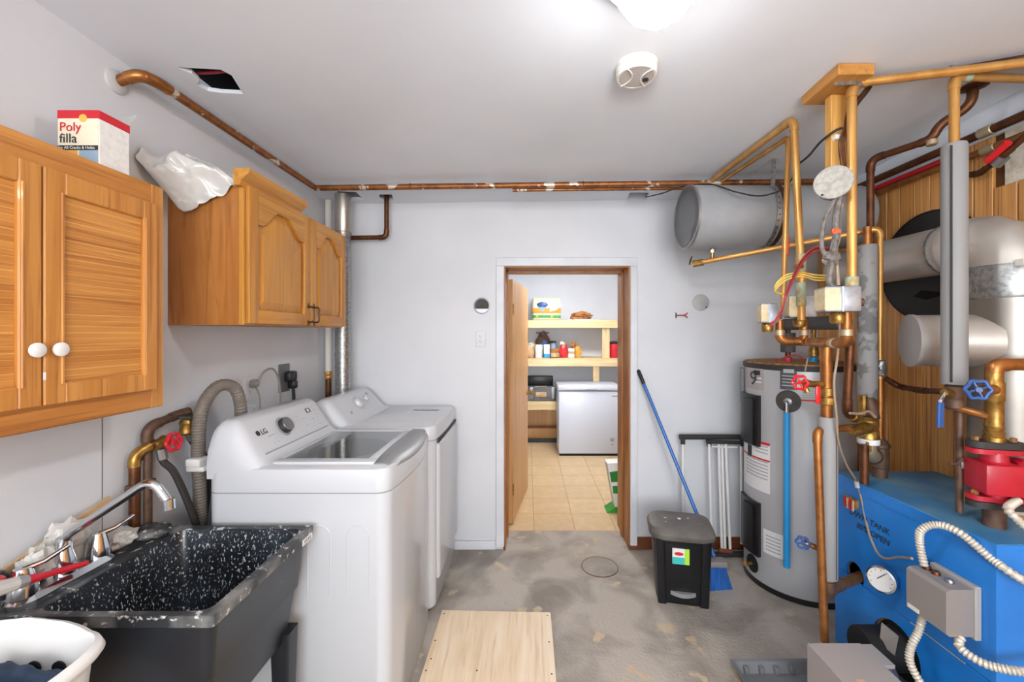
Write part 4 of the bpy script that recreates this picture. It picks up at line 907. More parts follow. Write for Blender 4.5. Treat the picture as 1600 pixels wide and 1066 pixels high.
for x, y_ in ((1067, 691), (1108, 695), (1160, 694)): build(MB().tube([P(x, y_ - 6, 2.985), P(x, y_ + 3, 2.985)], .016, 10), 'corner_joint', 'cast_black', dr)
build(MB().tube([P(1112, 698, 2.96), P(1152, 699, 2.96)], .006, 8), 'cross_wire', 'plastic_white', dr)
build(MB().tube([(1.28, 2.96, .02), (1.54, 2.97, .02)], .02, 10), 'foot_rail', 'cast_black', dr); build(MB().tube([P(1123, 860, 2.95), P(1143, 862, 2.95)], .014, 8), 'foot_joint', 'wax_brown', dr)

# ---------------------------------------------------------------- water heater
HC = V((1.757, 2.716, 0)); HR = .31; HH = 1.415
wh = thing('water_heater', 'grey cylindrical electric water heater with black element covers', 'water heater', HC)
build(MB().lathe([(HR, .03), (HR, HH - .045)], HC, n=64), 'jacket', 'heater_grey', wh)
build(MB().lathe([(HR - .004, HH - .046), (HR + .003, HH - .042), (HR + .003, HH - .012), (HR - .008, HH - .012)], HC, n=64), 'top_band', 'cast_black', wh)
build(MB().lathe([(HR - .004, HH - .014), (HR - .006, HH - .003), (HR - .03, HH), (0, HH)], HC, n=64), 'top_pan', 'rust_tan', wh)
build(MB().lathe([(HR - .01, 0), (HR + .004, .002), (HR + .004, .032), (HR - .002, .034)], HC, n=64), 'base_ring', 'black_plastic', wh)
def hit(px, py):
    k = (px - CX) / F; A = 1 + k * k; Bq = -2 * (k * HC.x + HC.y); C = HC.x ** 2 + HC.y ** 2 - HR * HR
    d = (-Bq - math.sqrt(max(0, Bq * Bq - 4 * A * C))) / (2 * A); p = P(px, py, d); return math.atan2(p.y - HC.y, p.x - HC.x), p.z, p
def patch(px0, px1, py0, py1, off, name, m, parent=wh, n=10, zz=None):
    a0_, z0, _ = hit(px0, py1); a1_, z1, _ = hit(px1, py0)
    _, z0, _ = hit((px0 + px1) / 2, py1); _, z1, _ = hit((px0 + px1) / 2, py0)
    if zz: z0, z1 = zz
    a0_ %= 2 * PI; a1_ %= 2 * PI
    ring = lambda z, r: [V((HC.x + r * math.cos(a0_ + (a1_ - a0_) * i / n), HC.y + r * math.sin(a0_ + (a1_ - a0_) * i / n), z)) for i in range(n + 1)]
    mb = MB()
    o = [ring(z0, HR + off), ring(z1, HR + off)]; b = [ring(z0, HR - .002), ring(z1, HR - .002)]
    vs = o[0] + o[1] + b[0] + b[1]; q = n + 1; fs = []
    for i in range(n): fs += [(i, i + 1, q + i + 1, q + i), (i, 2 * q + i, 2 * q + i + 1, i + 1), (q + i, q + i + 1, 3 * q + i + 1, 3 * q + i)]
    fs += [(0, q, 3 * q, 2 * q), (n, 2 * q + n, 3 * q + n, q + n)]
    return build(mb.add(vs, fs), name, m, parent, 30), z0, z1
for pa, pb in ((616, 694), (780, 862)):
    o_, z0, z1 = patch(1163, 1189, pa, pb, .022, 'element_cover', 'black_plastic'); patch(1170, 1183, pa + 6, pb - 2, .034, 'cover_ridge', 'black_plastic', o_)
lb, z0, z1 = patch(1164, 1193, 572, 608, .0015, 'warranty_label', 'sticker_mauve'); 
a_, z_9, p9 = hit(1172, 600); rt = V((-math.sin(a_), math.cos(a_), 0)); rt = rt if rt.x > 0 else -rt
build(MB().text('9', p9 + (p9 - HC).to_2d().to_3d().normalized() * .003, rt, (0, 0, 1), .125, xs=1.35), 'numeral', 'ink', lb, 0)
patch(1178, 1188, 579, 586, .003, 'label_box', 'ink', lb); patch(1178, 1190, 590, 592, .003, 'label_line', 'sticker_white', lb); patch(1178, 1190, 596, 598, .003, 'label_line', 'sticker_white', lb)
lb, _, _ = patch(1219, 1245, 574, 609, .0015, 'data_plate', 'sticker_dark'); patch(1224, 1241, 577, 583, .003, 'plate_heading', 'sticker_grey', lb)
for i in range(4): patch(1222, 1243, 587 + i * 5, 588.5 + i * 5, .003, 'plate_line', 'sticker_grey', lb)
lb, _, _ = patch(1163, 1203, 690, 765, .0015, 'warning_label', 'sticker_white'); patch(1163, 1203, 688, 692, .003, 'red_line', 'box_red', lb); patch(1163, 1203, 714, 716.5, .003, 'red_line', 'box_red', lb); patch(1169, 1175, 695, 712, .003, 'warning_picture', 'ink', lb)
for i in range(9): patch(1167 if i > 2 else 1181, 1200, 696 + i * 5.2 + (6 if i > 2 else 0), 697.5 + i * 5.2 + (6 if i > 2 else 0), .003, 'printed_line', 'ink_light', lb)
lb, _, _ = patch(1193, 1228, 833, 870, .0015, 'rating_label', 'sticker_white')
for i in range(5): patch(1197, 1220, 840 + i * 5.5, 841.5 + i * 5.5, .003, 'printed_line', 'ink_light', lb)
lb, _, _ = patch(1250, 1283, 604, 644, .0015, 'notice_label', 'sticker_grey'); patch(1250, 1283, 625, 627.5, .003, 'red_line', 'box_red', lb)
for i in range(5): patch(1253, 1282, 607 + i * 3.5, 608.3 + i * 3.5, .003, 'printed_line', 'ink_light', lb)
_, _, pp = hit(1232, 627); n_ = (pp - HC); n_.z = 0; n_.normalize()
vb = build(MB().lathe([(.064, 0), (.066, .005), (.058, .012), (.03, .018)], pp, n_, 28), 'relief_grommet', 'foam_dark', wh)
build(MB().lathe([(.022, .015), (.022, .03), (.012, .034)], pp, n_, 16), 'relief_valve', 'steel_dull', wh)
_, _, pe = hit(1231, 880)
build(MB().tube(fillet([pp + n_ * .03, pp + n_ * .055, pp + n_ * .055 + V((0, 0, -.07))], .02)[0], .009, 10), 'chrome_stub', 'chrome', wh)
tp_ = pp + n_ * .055; build(MB().tube([(tp_.x, tp_.y, pp.z - .06), (tp_.x, tp_.y, pe.z)], .0175, 14), 'discharge_tube', 'blue_tube', wh)
_, _, pd = hit(1176, 880); nd = (pd - HC); nd.z = 0; nd.normalize()
build(MB().lathe([(.055, 0), (.055, .004), (.05, .006)], pd, nd, 24), 'drain_recess', 'black_matte', wh); build(MB().tube([pd, pd + nd * .05], .011, 10), 'drain_tap', 'brass', wh)
handwheel(wh, pd + nd * .055, nd, .014, 'copper_gold', 'drain_wheel')
mp = HC + V((math.cos(2.72), math.sin(2.72), 0)) * (HR + .002)
build(MB().box(-.002, .018, -.05, .05, 1.12, 1.36, r=.003).xf(Matrix.Translation((mp.x, mp.y, 0)) @ Matrix.Rotation(2.72, 4, 'Z')), 'manual_pouch', 'grey_plastic', wh)
build(wire([(1.56, 2.62, HH + .004), (1.60, 2.56, HH + .04), (1.64, 2.52, HH + .045), (1.68, 2.53, HH + .005)], .004), 'loose_wire', 'wire_red', wh)
for x, m_, nm in ((1.662, 'wire_red', 'inlet_nipple'), (1.825, 'blue_tube', 'outlet_nipple')): build(MB().lathe([(.024, 0), (.024, .025), (.02, .03)], (x, 2.66, HH)), nm, m_, wh)

# ---------------------------------------------------------------- blue boiler
BX0, BX1, BY0, BY1, BZ = 1.58, 2.10, 1.403, 2.144, .885
bo = thing('oil_boiler', 'bright blue sheet-metal boiler standing against the wood panelling', 'boiler', (1.84, 1.77, 0))
build(B(BX0 + .02, BX1, BY0 + .02, BY1 - .01, .0, BZ - .02), 'inner_casing', 'dark_void', bo, 0)
def cutpanel(mb, cutters, name, m, parent):
    o = build(mb, name, m, parent, 0)
    for c_ in cutters:
        k = build(c_, 'cutter', m, parent, 0); q = o.modifiers.new('cut', 'BOOLEAN'); q.object = k; q.solver = 'EXACT'
        dg = bpy.context.evaluated_depsgraph_get(); dg.update(); me = bpy.data.meshes.new_from_object(o.evaluated_get(dg)); o.modifiers.clear(); o.data = me
        bpy.data.objects.remove(k)
    return o
cutpanel(B(BX0, BX0 + .012, BY0 + .003, BY1, .405, BZ - .012, r=.003, seg=1), [MB().cyl((BX0 - .05, 2.012, .433), (BX0 + .05, 2.012, .433), .055, 28)], 'upper_side_panel', 'blue_boiler', bo)
cutpanel(B(BX0 + .002, BX0 + .012, BY0, BY1, .012, .402, r=.003, seg=1), [MB().cyl((BX0 - .05, 1.79, .235), (BX0 + .05, 1.79, .235), .115, 32)], 'lower_side_panel', 'blue_boiler', bo)
build(B(BX0 - .0008, BX1, BY0, BY0 + .018, .01, BZ - .012), 'end_panel', 'blue_boiler', bo, 0)
build(B(BX0 + .012, BX1, BY1 - .012, BY1, .01, BZ - .012), 'back_panel', 'blue_boiler', bo, 0)
build(B(BX0 - .004, BX1 + .002, BY0 - .004, BY1 + .004, BZ - .012, BZ, r=.004, seg=1), 'top_panel', 'boiler_top', bo, 0)
build(B(BX0 - .005, BX0, BY0 - .005, BY1 + .004, BZ - .05, BZ - .002), 'top_lip', 'blue_boiler', bo, 0)
build(B(BX0, BX1, BY0 - .005, BY0, BZ - .05, BZ - .002), 'top_lip', 'blue_boiler', bo, 0)
for x, z in ((1.70, .845), (1.61, .47), (2.0, .47)): build(MB().lathe([(.009, 0), (.008, .003), (0, .004)], (x, BY0 - .004, z), (0, -1, 0), 10), 'sheet_screw', 'silver', bo)
build(B(BX0 - .001, BX0 + .001, BY0 + .1, 1.72, .402, .4055), 'seam_highlight', 'sticker_grey', bo, 0)
build(MB().lathe([(.057, -.006), (.057, .006), (.05, .006), (.05, -.006)], (BX0 + .02, 2.012, .433), (1, 0, 0), 28), 'hole_edge', 'rust_tan', bo)
build(MB().tube([(BX0 + .016, 1.79 + .113 * math.cos(a / 16 * PI), .235 + .113 * math.sin(a / 16 * PI)) for a in range(32)], .004, 6, closed=True), 'burner_hole_edge', 'rust_tan', bo)
fy = F * 0 + 1.72
build(MB().lathe([(.16, 0), (.15, .003), (.10, .003)], (2.0, 1.72, BZ), n=32), 'flue_collar', 'ochre', bo)
hand = [('D', 1.985, .718), ('W', 1.955, .712), ('H', 1.925, .705)]
mk = MB().text('DWH', (BX0 - .002, 2.045, .712), (0, -1, 0), (0, 0, 1), .042, shear=.2).text('TANK', (BX0 - .002, 1.925, .712), (0, -1, 0), (0, 0, 1), .040, shear=.2).text('80% OPEN', (BX0 - .002, 2.0, .665), (0, -1, 0), (0, 0, 1), .040, shear=.2)
build(mk, 'marker_writing', 'ink', bo, 0)
# terminal block, thermometer, control box on the side of the boiler
tb = thing('terminal_block', 'brown terminal block with red screws on the blue boiler', 'terminal block', P(1336, 783, 2.04))
c = V((BX0 - .001, 2.02, .785)); build(B(BX0 - .02, BX0, 1.985, 2.055, .755, .80, r=.003), 'block', 'rust_tan', tb)
for i in range(4): build(B(BX0 - .026, BX0 - .02, 1.99 + i * .017, 1.998 + i * .017, .745, .795), 'terminal', 'box_red' if i % 2 else 'cardboard', tb)
ga = thing('pressure_gauge', 'round white-faced pressure gauge on the blue boiler', 'gauge', (1.45, 1.86, .53))
gn = V((-.86, -.5, .05)).normalized(); gc = V((1.515, 1.80, .55)); gc = P(1378, 905, 1.80); 
build(MB().tube([(BX0, 1.80, gc.z), V((BX0 - .02, 1.80, gc.z)), gc - gn * .015], .02, 12), 'gauge_stem', 'brass', ga)
build(MB().lathe([(.05, -.02), (.054, -.015), (.054, .012), (.048, .014), (.047, .010)], gc, gn, 30), 'bezel', 'chrome', ga); build(MB().lathe([(.047, .008), (.047, .0125), (0, .0125)], gc, gn, 30), 'dial_face', 'paper', ga)
_, gu, gw = frame_of(gn); build(MB().tube([gc + gn * .0145 - gu * .012, gc + gn * .0145 + (gu * .5 + gw).normalized() * .035], .0016, 6), 'needle', 'ink', ga)
for i in range(9):
    a = math.radians(-30 + i * 30); q = gu * math.cos(a) + gw * math.sin(a); build(MB().tube([gc + gn * .013 + q * .036, gc + gn * .013 + q * .043], .001, 5), 'tick', 'ink', ga)
cb = thing('control_box', 'grey metal aquastat control box with flexible conduits on the boiler', 'control box', (1.53, 1.53, .52))
prof = [(BX0 - .002, .70), (1.475, .70), (1.462, .69), (1.462, .545), (1.475, .535), (BX0 - .002, .535)]
build(MB().prism([(x, 1.455, z) for x, z in prof], (0, .152, 0)), 'cover', 'grey_box', cb, 0)
build(B(BX0 - .022, BX0, 1.447, 1.615, .525, .712, r=.003, seg=1), 'back_plate', 'grey_box_light', cb, 0)
build(B(1.459, 1.463, 1.555, 1.60, .548, .562), 'name_plate', 'plastic_offwhite', cb, 0)
for i, yy in enumerate((1.50, 1.55, 1.585)): build(MB().lathe([(.014, 0), (.014, .006), (.01, .012)], (1.52, yy, .70), n=12), 'knockout_fitting', 'copper_dark' if i else 'galv', cb)
for nm, pts in (('upper_conduit', [(1.51, 1.585, .71), P(1437, 848, 1.60), P(1440, 828, 1.58), P(1465, 820, 1.55), P(1500, 833, 1.49), P(1545, 870, 1.42), P(1575, 892, 1.37), P(1605, 910, 1.345), P(1660, 935, 1.33)]),
                ('lower_conduit', [(1.50, 1.58, .53), P(1436, 985, 1.58), P(1424, 1010, 1.56), P(1422, 1035, 1.55), P(1440, 1070, 1.53), P(1470, 1110, 1.50), P(1500, 1130, 1.48)]),
                ('side_conduit', [(1.52, 1.46, .532), P(1500, 1012, 1.44), P(1540, 1038, 1.38), P(1600, 1050, 1.32), P(1660, 1050, 1.30)])):
    build(ribbed(pts, .0125, .011, .28, 6, 12), nm, 'conduit', cb)
# burner, its cover and a tray on the floor
bu = thing('oil_burner', 'oil burner with grey motor in the boiler opening', 'burner', (1.5, 1.75, .06))
build(MB().cyl((1.44, 1.80, .235), (1.60, 1.80, .235), .085, 28, .006), 'air_tube', 'black_matte', bu); build(MB().cyl((1.35, 1.72, .20), (1.47, 1.66, .20), .07, 24, .02), 'motor', 'steel_dull', bu)
build(B(1.36, 1.56, 1.52, 1.64, .12, .20, r=.02), 'fuel_pump', 'grey_plastic', bu); build(MB().tube([(1.34, 1.68, .19), (1.40, 1.50, .16), (1.44, 1.40, .14)], .012, 8), 'fuel_line', 'copper_gold', bu)
build(B(1.40, 1.50, 1.45, 1.52, .10, .19, r=.01), 'transformer', 'burner_grey', bu); build(B(1.40, 1.56, 1.6, 1.7, .0, .13, r=.01), 'pedestal', 'cast_black', bu)
build(MB().prism([P(1377, 973, 1.76), P(1404, 995, 1.70), P(1398, 1025, 1.70), P(1374, 1005, 1.76)], (.004, .003, 0)), 'flap_plate', 'grey_box', bu, 0)
for i in range(3): build(MB().cyl((1.40 + i * .05, 1.60, .20), (1.40 + i * .05, 1.60, .225), .016, 12), 'bolt', 'rust_tan', bu)
cv = thing('burner_cover', 'grey sheet-metal burner cover box standing on the floor', 'cover box', (1.26, 1.47, 0))
z1 = .30
cutpanel(B(1.165, 1.172, 1.15, 1.735, 0, z1), [MB().cyl((1.1, 1.60, .21), (1.2, 1.60, .21), .035, 20).xf(Matrix.Translation((0, 1.60, .21)) @ Matrix.Diagonal((1, .7, 1.2, 1)) @ Matrix.Translation((0, -1.60, -.21))), MB().cyl((1.1, 1.42, .22), (1.2, 1.42, .22), .03, 20)], 'side_panel', 'burner_grey', cv)
build(B(1.165, 1.385, 1.15, 1.735, z1, z1 + .006, r=.002, seg=1), 'top_panel', 'burner_grey', cv, 0); build(B(1.172, 1.385, 1.729, 1.735, 0, z1), 'end_panel', 'burner_grey', cv, 0); build(B(1.172, 1.385, 1.15, 1.156, 0, z1), 'end_panel', 'burner_grey', cv, 0); build(B(1.379, 1.385, 1.156, 1.729, .15, z1), 'back_panel', 'cast_black', cv, 0)
build(B(1.22, 1.25, 1.40, 1.55, z1 + .006, z1 + .008), 'tape_mark', 'cardboard', cv, 0); build(B(1.36, 1.43, 1.62, 1.73, z1 - .01, z1 + .004), 'corner_plate', 'grey_box_light', cv, 0)
tr = thing('plastic_tray', 'dark grey ribbed plastic tray lying on the concrete floor', 'tray', (1.16, 1.87, 0))
ri_, ro_ = lambda z, k=0: rr(1.17, 1.865, .40 - .05 + k, .17 - .05 + k, .02, z), lambda z, k=0: rr(1.17, 1.865, .42 + k, .20 + k, .02, z)
build(MB().loft([rr(1.17, 1.865, .38, .16, .02, .002), ro_(.05), ro_(.055, .015), ro_(.05, -.01), rr(1.17, 1.865, .37, .15, .02, .008)]), 'shell', 'grey_plastic', tr)
for x in (1.02, 1.09, 1.16, 1.23): build(B(x - .012, x + .012, 1.93, 1.955, .008, .04, r=.005), 'rib', 'grey_plastic', tr)

# ---------------------------------------------------------------- flue and chimney cover
fl = thing('flue_pipe', 'shiny metal flue pipe rising from the blue boiler to the wall', 'flue pipe', (2.0, 1.72, BZ))
FR = .118; FCX, FCY = 1.985, 1.72
build(MB().cyl((FCX, FCY, BZ), (FCX, FCY, 1.84), FR, 40), 'lower_flue', 'flue_darkened', fl)
build(MB().lathe([(FR + .002, 1.74), (FR + .006, 1.75), (FR + .004, 1.87), (FR + .002, 1.875)], (FCX, FCY, 0), n=40), 'crimped_collar', 'galv', fl)
hz = 1.985
el = [V((FCX, FCY, 1.84)), V((FCX, FCY, 1.91)), V((FCX - .006, FCY + .025, 1.955)), V((FCX - .016, FCY + .065, hz - .006)), V((FCX - .025, FCY + .11, hz)), V((1.955, 1.90, hz))]
build(MB().tube(el, FR + .001, 36), 'elbow', 'flue_lightened', fl, 45)
build(MB().tube([(1.955, 1.86, hz), (1.935, 2.46, hz)], .112, 36), 'horizontal_flue', 'flue_lightened', fl)
for yy in (1.93, 2.38): build(MB().tube([(1.953 - (yy - 1.9) * .033, yy - .006, hz), (1.953 - (yy - 1.9) * .033, yy + .006, hz)], .116, 36), 'flue_joint', 'galv', fl)
build(MB().tube(fillet([(1.935, 2.44, hz), (1.93, 2.56, hz), (2.128, 2.60, hz)], .09, 8)[0], .112, 32), 'end_elbow', 'flue_lightened', fl, 45)
build(MB().cyl((FCX - .05, FCY + .02, 1.565), (1.70, 1.845, 1.565), .112, 36), 'damper_tee', 'flue_lightened', fl)
build(MB().tube([(1.704, 1.843, 1.565), (1.692, 1.848, 1.565)], .116, 36), 'damper_rim', 'tank_end', fl)
build(B(FCX - .085, FCX - .06, FCY - .125, FCY - .095, 1.86, 1.885), 'inspection_tag', 'plastic_offwhite', fl)
build(MB().lathe([(.007, 0), (.005, .006)], (1.87, 1.68, 1.56), (-1, -.5, 0), 10), 'flue_screw', 'ink', fl)
wc = thing('flue_cover', 'large round black chimney cover plate on the wood panelling', 'cover plate', (XR - .01, 2.215, 1.88))
build(MB().lathe([(.29, 0), (.292, .006), (.286, .010), (0, .010)], (XR - .0005, 2.215, 1.955), (-1, 0, 0), 48), 'disc', 'cast_black', wc)
build(MB().tube([(XR - .010, 2.215 + .289 * math.cos(a * PI / 24), 1.955 + .289 * math.sin(a * PI / 24)) for a in range(48)], .004, 6, closed=True), 'rolled_edge', 'black_plastic', wc)
build(MB().prism([(XR - .0115, 2.10, 1.80), (XR - .0115, 2.25, 1.83), (XR - .0115, 2.30, 1.80), (XR - .0115, 2.22, 1.775)], (-.001, 0, 0)), 'dark_mark', 'dark_void', wc, 0)  # darker irregular mark on the lower half of the disc

# ---------------------------------------------------------------- expansion tank under the ceiling
ET = V((.95, 2.5, 2.292)); ER = .185
et = thing('expansion_tank', 'long grey expansion tank strapped horizontally under the ceiling', 'tank', ET)
d_ = V((1, .04, .01)).normalized()
build(MB().lathe([(ER - .012, .0), (ER, .006), (ER, 1.03), (ER - .01, 1.045), (ER * .7, 1.07), (0, 1.08)], ET, d_, 56), 'shell', 'tank_grey', et)
build(MB().lathe([(ER + .003, -.004), (ER + .003, .008), (ER - .008, .008), (ER - .008, -.004)], ET, d_, 56), 'end_rim', 'steel_dull', et)
build(MB().lathe([(ER - .008, .004), (0, .002)], ET, d_, 56), 'end_cap', 'tank_end', et)
sc = ET + d_ * .46
_, su, sw = frame_of(d_)
pts = [sc + V((.0, 0, .235))] + [sc + V((0, -math.sin(math.radians(a)) * (ER + .004), math.cos(math.radians(a)) * (ER + .004))) for a in range(40, 200, 10)]
pts[0] = V((sc.x + .02, sc.y - .10, ceil(sc.x, sc.y) - .002))
def strap(pts, w, ax=V((1, 0, 0)), th=.0018):
    rings = []
    for i, p in enumerate(pts):
        t = (pts[min(i + 1, len(pts) - 1)] - pts[max(i - 1, 0)]).normalized(); n_ = t.cross(ax).normalized()
        rings.append([p - ax * w, p + ax * w, p + ax * w + n_ * th, p - ax * w + n_ * th])
    return MB().loft(rings)
ho = build(strap(pts, .012), 'hanger_strap', 'galv', et, 0)
for i in range(2, len(pts) - 1, 1):
    t = (pts[i + 1] - pts[i - 1]).normalized(); n_ = t.cross(V((1, 0, 0))); build(MB().lathe([(.004, -.003), (.004, .003)], pts[i], n_, 8), 'strap_hole', 'ink', ho)
pts2 = [p + V((.035, 0, 0)) for p in pts[1:]]; pts2[0] = V((sc.x + .06, sc.y - .06, 2.5))
build(strap(pts2, .012), 'second_strap', 'copper_dark', et, 0)
build(MB().tube([ET + d_ * .16 + V((0, 0, -ER - .0)), ET + d_ * .16 + V((0, 0, -ER - .075))], .012, 10), 'drain_nipple', 'brass', et); build(MB().lathe([(.022, 0), (.022, .02), (.015, .024)], ET + d_ * .16 + V((0, 0, -ER - .03)), (0, 0, 1), 8), 'nipple_nut', 'steel_dull', et)
zt = ET.z - ER - .075
gp = thing('copper_pipe', 'gold-toned copper pipe sloping from the expansion tank to the boiler', 'pipe', (1.75, 2.07, BZ), 'boiler room pipes')
X4, Y4 = 1.747, 2.066
pipe(gp, [(1.03, 2.5, zt - .012), (X4, Y4, 2.118), (X4, Y4, 1.36)], .0145, 'copper_gold', fit='copper_gold')
build(MB().cyl((X4, Y4, 1.0), (X4, Y4, 1.37), .018, 14), 'lower_pipe', 'copper_pipe', gp)
build(MB().tube([(1.05, 2.49, zt - .01), (1.0, 2.52, zt - .016)], .02, 10), 'drain_cock', 'brass', gp); handwheel(gp, (.985, 2.52, zt + .005), (-1, .3, .3), .022, 'copper_dark', 'cock_wheel')
build(MB().lathe([(.032, .885), (.032, .93), (.038, .935), (.038, 1.03), (.042, 1.035), (.042, 1.05), (.035, 1.055), (.03, 1.065), (.02, 1.075)], (X4, Y4, 0), n=20), 'iron_tee', 'iron_pipe', gp)
bv = build(MB().lathe([(.018, 1.385), (.026, 1.39), (.026, 1.41), (.032, 1.42), (.026, 1.44), (.026, 1.46), (.018, 1.465)], (X4, Y4, 0), n=10), 'ball_valve', 'steel_dull', gp)
build(MB().tube([(X4 - .03, Y4 - .02, 1.425), (X4 - .05, Y4 - .03, 1.425)], .012, 10), 'valve_stem', 'chrome', gp)
build(MB().tube([(X4 - .05, Y4 - .032, 1.425), (X4 - .085, Y4 - .035, 1.46), (X4 - .085, Y4 - .035, 1.475)], .004, 8), 'lever', 'steel_dull', gp); build(MB().loft([rr(X4 - .088, Y4 - .037, .022, .010, .004, 1.47), rr(X4 - .10, Y4 - .037, .024, .012, .004, 1.55)]), 'lever_grip', 'blue_handle', gp)
hp = thing('copper_pipe', 'dark copper pipe running level across the wood panelling', 'pipe', (1.75, 1.9, 1.33), 'boiler room pipes')
pipe(hp, [(X4 + .02, Y4 - .01, 1.375), (X4 + .075, Y4 - .02, 1.335), (1.80, 1.90, 1.335), (1.695, 1.64, 1.365)], .0125, 'copper_dark', fit='copper_dark', R=.03)

# ---------------------------------------------------------------- riser with grey insulation by the flue
X3, Y3 = 1.66, 1.62
r3 = thing('insulated_riser', 'tall pipe riser in split grey foam insulation before the flue', 'pipe', (X3, Y3, 1.33), 'insulated pipes')
pipe(r3, [(X3, Y3, 1.36), (X3, Y3, 2.60), (2.10, 1.66, 2.61)], .0165, 'copper_gold', fit='copper_gold')
build(MB().lathe([(.038, 1.40), (.039, 1.405), (.039, 2.325), (.036, 2.333), (.017, 2.333)], (X3, Y3, 0), n=28), 'foam_sleeve', 'insul_grey', r3)
build(B(X3 - .0385, X3 - .030, Y3 - .024, Y3 - .022, 1.41, 2.32), 'foam_slit', 'ink', r3)
ring_on(r3, (X3 + .05, Y3 + .004, 2.60), (1, .09, 0), .019, .035, 'verdigris', 'corroded_joint')
build(MB().lathe([(.022, 1.30), (.03, 1.31), (.03, 1.335), (.024, 1.345), (.03, 1.36), (.03, 1.39), (.022, 1.40)], (X3, Y3, 0), n=12), 'valve_body', 'iron_pipe', r3)
build(MB().tube([(X3 - .02, Y3 - .01, 1.365), (X3 - .06, Y3 - .02, 1.37)], .014, 10), 'valve_stem', 'brass', r3); build(MB().tube([(X3 - .06, Y3 - .025, 1.37), (X3 - .085, Y3 - .03, 1.34), (X3 - .085, Y3 - .03, 1.32)], .006, 8), 'lever', 'chrome', r3)
build(MB().loft([rr(X3 - .085, Y3 - .032, .022, .012, .004, 1.335), rr(X3 - .088, Y3 - .032, .024, .013, .004, 1.24)]), 'lever_grip', 'blue_handle', r3)
build(MB().cyl((X3 + .02, Y3, .9), (X3 + .02, Y3, 1.31), .012, 12), 'drain_leg', 'iron_pipe', r3); build(MB().tube([(X3 + .02, Y3, 1.09), (X3 + .055, Y3 - .02, 1.09)], .02, 10), 'drain_tap', 'grey_box', r3)
build(MB().tube([(X3 + .01, Y3 - .02, 1.115), (X3 - .01, Y3 - .02, 1.095), (X3 - .04, Y3 - .02, 1.095)], .006, 8), 'tap_lever', 'iron_pipe', r3)

# ---------------------------------------------------------------- red circulator pump
XP, YP = 1.724, 1.539
cp_ = thing('circulator_pump', 'red circulator pump bolted between black flanges on the boiler', 'pump', (XP, YP, BZ))
build(MB().cyl((XP, YP, BZ - .03), (XP, YP, .97), .032, 20), 'iron_nipple', 'iron_pipe', cp_)
def flange(z, m, w=.085, h=.018, nm='flange'):
    pts = []
    for s_, a0_ in ((1, -90), (-1, 90)):
        for i in range(9):
            a = math.radians(a0_ + 180 * i / 8); pts.append(V((XP + s_ * .052 + .03 * math.cos(a), YP + .034 * math.sin(a), z)))
    return build(MB().prism(pts, (0, 0, h)).xf(Matrix.Translation((XP, YP, 0)) @ Matrix.Rotation(-.25, 4, 'Z') @ Matrix.Translation((-XP, -YP, 0))), nm, m, cp_, 30)
flange(.955, 'cast_black', h=.024, nm='lower_flange'); flange(.982, 'red_pump', nm='lower_pump_flange'); flange(1.155, 'red_pump', nm='upper_pump_flange'); flange(1.176, 'cast_black', h=.024, nm='upper_flange')
for z, h in ((1.0, .012), (1.20, .012)):
    for s_ in (-1, 1): build(MB().lathe([(.011, 0), (.011, h), (.008, h + .002)], (XP + s_ * .055, YP - s_ * .014, z), n=6), 'flange_bolt', 'rust_tan', cp_)
build(MB().lathe([(.036, .98), (.036, 1.02)], (XP, YP, 0), n=20), 'lower_neck', 'red_pump', cp_)
build(MB().box(-.062, .055, -.06, .055, 1.012, 1.125, r=.010).xf(Matrix.Translation((XP, YP, 0)) @ Matrix.Rotation(-.25, 4, 'Z')), 'pump_body', 'red_pump', cp_)
build(MB().lathe([(.055, 1.115), (.04, 1.13), (.036, 1.16)], (XP, YP, 0), n=20), 'upper_neck', 'red_pump', cp_)
build(MB().lathe([(.06, 0), (.066, .01), (.066, .12), (.05, .14), (0, .142)], (XP + .05, YP - .01, 1.075), (1, -.25, 0), 28), 'motor', 'red_pump', cp_)
build(MB().lathe([(.032, 1.20), (.032, 1.215), (.026, 1.22), (.03, 1.235), (.024, 1.24), (.028, 1.255), (.0255, 1.26), (.0255, 1.345), (.029, 1.35), (.029, 1.415), (.0255, 1.42), (.0255, 1.45)], (XP, YP, 0), n=20), 'brass_union', 'brass', cp_)
pipe(cp_, [(XP, YP, 1.43), (XP, YP, 1.482), (2.12, YP - .02, 1.485)], .022, 'copper_pipe', R=.045, name='outlet_pipe')
build(MB().tube([(XP - .02, YP - .02, 1.392), (XP - .07, YP - .03, 1.392)], .018, 12), 'valve_neck', 'copper_pipe', cp_); handwheel(cp_, (XP - .108, YP - .045, 1.395), (-.5, -1, 0), .032, 'blue_handle', 'valve_wheel')
build(MB().tube([(XP - .02, YP, 1.29), (X3 + .005, Y3 - .02, 1.305), (X3, Y3, 1.31)], .014, 12), 'bypass_pipe', 'copper_pipe', cp_)
build(ribbed([(XP + .03, YP - .05, 1.00), P(1575, 795, 1.46), P(1590, 812, 1.43), P(1620, 840, 1.40)], .0125, .011, .28, 6), 'conduit', 'conduit', cp_)

